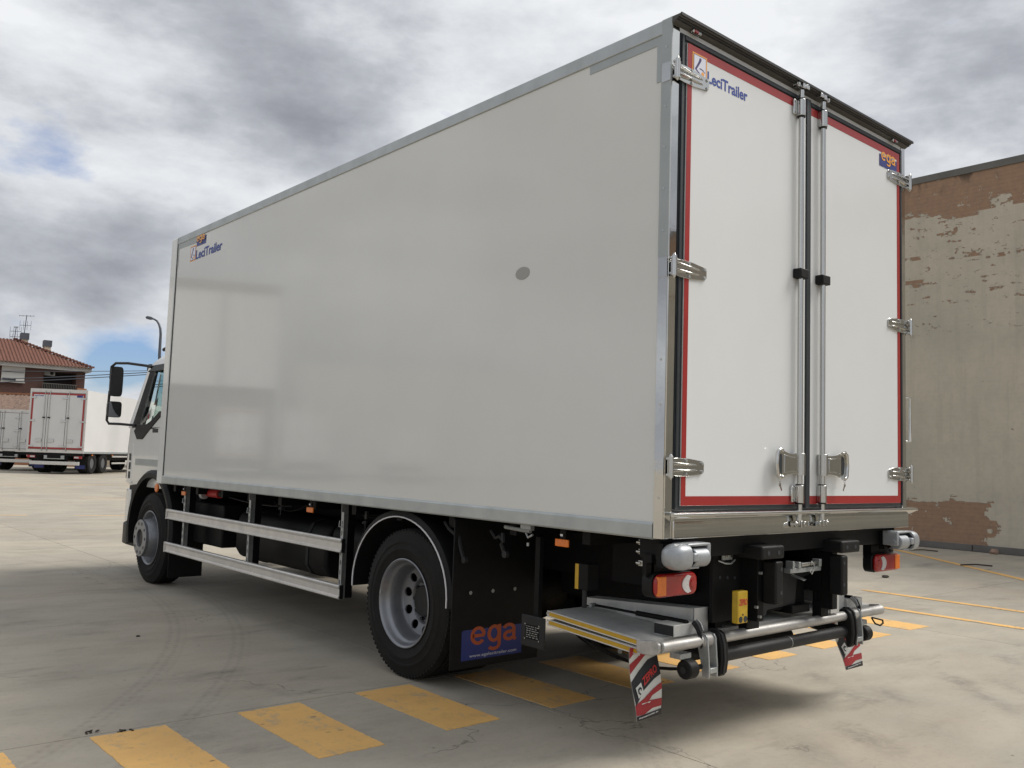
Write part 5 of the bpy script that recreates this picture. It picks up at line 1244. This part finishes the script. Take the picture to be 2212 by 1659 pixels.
# chassis details seen below the long side: lamp and flap of the trailer's other axle
q = mb().box(2.30, 2.56, 3.55, 3.60, .66, .80)
# trucks that the polished side panels mirror (they stand left of the picture)
tc1 = far_truck('white box truck outside the left picture edge, nearest the pale hall', 3.85, 1.1, 7.5, True)
place(tc1, -18.2, 43.0, R(26))
tc2 = far_truck('white box truck outside the left picture edge, middle of the row', 3.95, 1.0, 7.5, False)
place(tc2, -21.3, 41.2, R(27))
tc3 = far_truck('white box truck outside the left picture edge, far end of the row', 3.4, 1.0, 6.5, False)
place(tc3, -26.3, 38.6, R(30))
hall = empty('industrial_hall', (-18, 53, .2), 'pale industrial hall with dark ground floor outside the left picture edge', 'building')
def rot(q, c, a): return q.xf(Matrix.Translation(Vector(c)) @ Matrix.Rotation(a, 4, 'Z'))
HC = (-22.3, 50.2, .2)
rot(mb().box(0, 17, .3, 14, 0, 5.4), HC, R(26)).build('ground_floor', 'wgrey', hall)
rot(mb().box(0, 17, 0, 14, 5.4, 11.6), HC, R(26)).build('wall', 'farwhite', hall)
rot(mb().box(-.1, 17.1, -.15, 14, 11.6, 12.1), HC, R(26)).build('parapet', 'wgrey', hall)
for a_ in (3.2, 8.5): rot(mb().box(a_, a_ + .5, -.03, 0, 5.4, 11.6), HC, R(26)).build('pilaster', 'alug', hall)
hl2 = rot(mb().box(-22, -.5, 2, 12, 0, 7.4), HC, R(26)).build('warehouse', 'hallw'); tag(hl2, 'lower pale warehouse beside the pale hall, outside the left picture edge', 'building')

# ================================================================== HOUSES BEHIND
# local frame: a = along the picture (camera right), b = away; origin camera ground point
FWD = Vector((.6541, .7565, 0)); RGT = Vector((.7565, -.6541, 0)); CP = Vector((-3.5065, -2.8649, 0))
def W(a, b, z): p = CP + RGT * a + FWD * b; return Vector((p.x, p.y, z))
class HB(MB):
    def hb(s, a0, a1, b0, b1, z0, z1):
        q = MB().box(a0, a1, b0, b1, z0, z1); return s.add([W(*p) for p in q.v], q.f)
    def hq(s, pts, faces): return s.add([W(*p) for p in pts], faces)
class HH(MB):
    """house frame: s along the front (0 at the right corner, negative to the left), t into the house"""
    @staticmethod
    def P(s_, t_, z): return W(-33.75 + .79 * s_ - .61 * t_, 70 + .61 * s_ + .79 * t_, z)
    def hb(s, a0, a1, b0, b1, z0, z1):
        q = MB().box(a0, a1, b0, b1, z0, z1); return s.add([HH.P(*p) for p in q.v], q.f)
hs = empty('brick_house', tuple(HH.P(-6, 5, .2)), 'brown brick house with red tiled hip roof behind the parked trucks', 'house')
wl = HH(); wl.hb(-24, -2.95, 0, 12, 0, 7.4); wl.hb(-2.95, 0, 1.5, 12, 0, 7.4); wl.hb(-.62, 0, 0, 1.5, 0, 7.4); wl.hb(-2.95, -.62, 0, 1.5, 0, 5.35); wl.hb(-2.95, -.62, 0, 1.5, 7.2, 7.4)
wall_o = wl.build('wall', 'brick', hs)
HH().hb(-24.6, .36, -.42, 12.6, 7.34, 7.62).build('eaves', 'eave', hs)
HH().hb(-2.93, -.64, 1.44, 1.49, 5.35, 7.2).build('balcony_shade', 'dark', hs)  # dark sheet on the back wall, painted shade of the balcony
rf = HH(); step = .0625
def hip(s_, t_): return 7.66 + .45 * max(0.0, min(t_ + .45, .42 - s_, 13.25 - t_ - .6, 4.95))
na = int(25.0 / step); nb = 30
for i in range(na + 1):
    s_ = -24.6 + i * step
    for j_ in range(nb + 1):
        t_ = -.45 + 13.05 * j_ / nb
        rf.v.append(HH.P(s_, t_, hip(s_, t_) + .05 * math.sin(2 * PI * s_ / .25 + .2)))
rf.f = [(i * (nb + 1) + j_, (i + 1) * (nb + 1) + j_, (i + 1) * (nb + 1) + j_ + 1, i * (nb + 1) + j_ + 1) for i in range(na) for j_ in range(nb)]
roof = rf.build('roof', 'tile', hs, fix=False)
te = HH(); s_ = -24.6
while s_ < .3: te.hb(s_, s_ + .15, -.53, -.40, 7.58, 7.70 + random.uniform(-.01, .03)); s_ += .25
tag(te.build('tile_ends', 'tileold', hs), kind='stuff')
hipc = MB()
for k in range(24):
    q_ = 5.0 * k / 24; p = HH.P(.38 - q_, -.4 + q_, 7.74 + .45 * q_); hipc.cbox(p, (.26, .26, .14), Matrix.Rotation(.2, 3, 'Z'))
tag(hipc.build('hip_tiles', 'tile', roof), kind='stuff')
for (s_, t_, zt, zc_) in ((-3.8, 4.3, 10.42, 9.90), (-2.35, 2.95, 9.86, 9.36)):
    c_ = HH().hb(s_ - .24, s_ + .24, t_ - .3, t_ + .3, 8.0, zc_).build('chimney', 'cream', hs)
    HH().hb(s_ - .29, s_ + .29, t_ - .35, t_ + .35, zc_, zt).build('chimney_cap', 'pole', c_)
wn = HH().hb(-5.8, -4.25, -.08, .05, 6.22, 7.34).build('window', 'shutter', hs)
HH().hb(-5.75, -4.3, -.11, -.08, 6.90, 6.94).build('shutter_slat', 'wgrey', wn); HH().hb(-5.72, -4.85, -.12, -.08, 6.28, 6.44).build('pane', 'seal', wn); HH().hb(-4.83, -4.30, -.12, -.08, 6.28, 6.44).build('pane', 'hallw', wn)
HH().hb(-5.85, -4.2, -.16, -.08, 6.12, 6.2).build('sill', 'eave', wn)
ac = HH().hb(-2.78, -2.02, .75, 1.1, 6.92, 7.30).build('air_conditioner', 'shutter', hs)
c0 = HH.P(-2.25, .75, 7.1); c1 = HH.P(-2.25, .72, 7.1); mb().cyl(c0, c1, .13, 16).build('fan_grille', 'dgrey', ac)
rl = HH(); rl.hb(-3.0, -.55, -.14, -.10, 6.22, 6.27); rl.hb(-3.0, -.55, -.14, -.10, 5.40, 5.44); a_ = -2.98
while a_ < -.58: rl.hb(a_, a_ + .03, -.135, -.105, 5.4, 6.25); a_ += .12
tag(rl.build('balcony_railing', 'wgrey', hs), kind='stuff')
HH().hb(-.55, .12, -.3, .0, 5.62, 6.02).build('wall_corner_box', 'salmon', hs)
dm = mb().lathe([(0.001, .40), (.45, .34), (.8, .2), (1.0, 0)], HH.P(-6.2, 5.5, 9.75), 2, 20)
dm.build('roof_dome', 'hallw', hs, smooth=60)
# antennas on the roof
def antenna(xb, yb_, xt, yt, D, label, tall):
    kk = .000521 * D; b_ = W((xb - 1106) * kk, D, 1.515 + (960 - yb_) * kk); t_ = W((xt - 1106) * kk, D, 1.515 + (960 - yt) * kk)
    o = mb().cyl(b_, t_, .03, 6).build('tv_antenna', 'pole'); tag(o, label, 'antenna')
    h = (t_ - b_).length
    def boom(f, w, n_, eh):
        q = mb(); c_ = b_.lerp(t_, f); q.cyl(c_ - RGT * w / 2, c_ + RGT * w / 2, .018, 5)
        for i in range(n_):
            p = c_ + RGT * (w * (i / (n_ - 1) - .5)); q.cyl(p - Vector((0, 0, eh / 2)), p + Vector((0, 0, eh / 2)), .014, 4)
        q.build('antenna_boom', 'pole', o)
    boom(.98, 1.2 if tall else .3, 5, .12); boom(.66, .9, 4, .75)
    if tall:
        q = mb(); 
        for s1 in (-.18, .18): q.cyl(b_ + RGT * s1, b_.lerp(t_, .36), .02, 5)
        for k in range(4): z_ = b_.lerp(t_, .08 * k); q.cyl(z_ - RGT * .16 * (1 - k / 4.5), z_ + RGT * .16 * (1 - (k + 1) / 4.5) + Vector((0, 0, .2)), .014, 4)
        q.build('antenna_stay', 'pole', o)
    else: boom(.25, .8, 5, .45)
antenna(40, 745, 44, 680, 71.5, 'tall lattice-footed television antenna beside the left chimney on the red roof', True)
antenna(21, 735, 23, 706, 71.5, 'short television antenna above the white dome on the red roof', False)
# old low shed in front of the house
sh = empty('tiled_shed', tuple(W(-32, 60, .2)), 'low shed with old mottled brown tile roof behind the left trucks', 'shed')
HB().hb(-46, -29.5, 60, 66, 0, 3.75).build('wall', 'cream', sh)
rs = HB(); na = 130; nb = 14
for i in range(na + 1):
    a_ = -46 + 16.6 * i / na
    for j in range(nb + 1): rs.v.append(W(a_, 59.4 + 4.2 * j / nb, 3.62 + 1.45 * j / nb + .06 * math.sin(2 * PI * i / 2.4) + random.uniform(-.03, .03)))
rs.f = [(i * (nb + 1) + j, (i + 1) * (nb + 1) + j, (i + 1) * (nb + 1) + j + 1, i * (nb + 1) + j + 1) for i in range(na) for j in range(nb)]
rs.build('roof', 'tileold', sh, fix=False)
HB().hb(-46, -29.3, 59.6, 60, 3.45, 3.62).build('eaves', 'dark', sh); HB().hb(-46, -29.4, 63.4, 63.8, 5.02, 5.16).build('ridge', 'salmon', sh)
lw = HB().hb(-46, -26.5, 57, 57.3, 0, 1.0).build('boundary_wall', 'salmon'); tag(lw, 'low salmon rendered wall behind the left parked truck', 'wall')
# grey-brown building behind the cab
gb = empty('flat_roofed_building', tuple(W(-21, 60, .2)), 'brown and grey flat-roofed building glimpsed behind the truck cab', 'building')
HB().hb(-24.65, -14, 60, 70, 0, 6.05).build('wall', 'wbrown', gb); HB().hb(-24.7, -14, 59.9, 70.1, 6.05, 6.5).build('parapet', 'wgrey', gb)
for z_ in (2.6, 4.4): HB().hb(-24.68, -13.9, 59.85, 60, z_, z_ + .5).build('floor_band', 'wgrey', gb)
for a_ in (-23.6, -21.4, -19.2, -17): HB().hb(a_, a_ + 1.1, 59.9, 60, 3.3, 4.3).build('window', 'seal', gb)
# street lamp
D = 45; kk = .000521 * D
def SP(x, y): return W((x - 1106) * kk, D, 1.515 + (963 - y) * kk)
lp = empty('street_lamp', tuple(W((343 - 1106) * kk, D, .2)), 'tall curved grey street lamp rising behind the cab', 'street lamp')
pts = [W((346 - 1106) * kk, D, .2), SP(342, 800), SP(338.5, 760), SP(338.2, 735), SP(338, 715), SP(336.5, 703), SP(333, 693), SP(328, 686), SP(322, 682.5), SP(317, 681)]
mb().tube(pts, [.10, .085, .075, .07, .065, .06, .055, .05, .045, .04], 10).build('pole', 'pole', lp, smooth=60)
q = mb(); a_, b_ = SP(319, 681.5), SP(303, 678.5); d_ = (b_ - a_).normalized(); up = Vector((0, 0, 1))
q.tube([a_, a_.lerp(b_, .3), a_.lerp(b_, .8), b_], [.05, .09, .085, .03], 8); q.build('lamp_head', 'pole', lp, smooth=60)
# overhead cables
for (yl, yr, lb) in ((801.6, 799.5, 'uppermost thin overhead cable between house and cab'), (811.0, 803, 'middle overhead cable between house and cab'), (816.5, 807.5, 'lowest overhead cable between house and cab')):
    D = 50; kk = .000521 * D
    A_ = W((185 - 1106) * kk, D, 1.515 + (963.5 - yl) * kk); B_ = W((318 - 1106) * kk, D, 1.515 + (967 - yr) * kk); d_ = B_ - A_
    pts = []
    for i in range(25):
        t = -2.2 + 4.6 * i / 24; p = A_ + d_ * t; p.z += .02 * ((t - .5) ** 2 - .25); pts.append(p)
    o = mb().tube(pts, .018 if yl < 805 else .024, 5).build('overhead_cable', 'pole'); tag(o, lb, 'cable')
print('objects', len(bpy.data.objects))
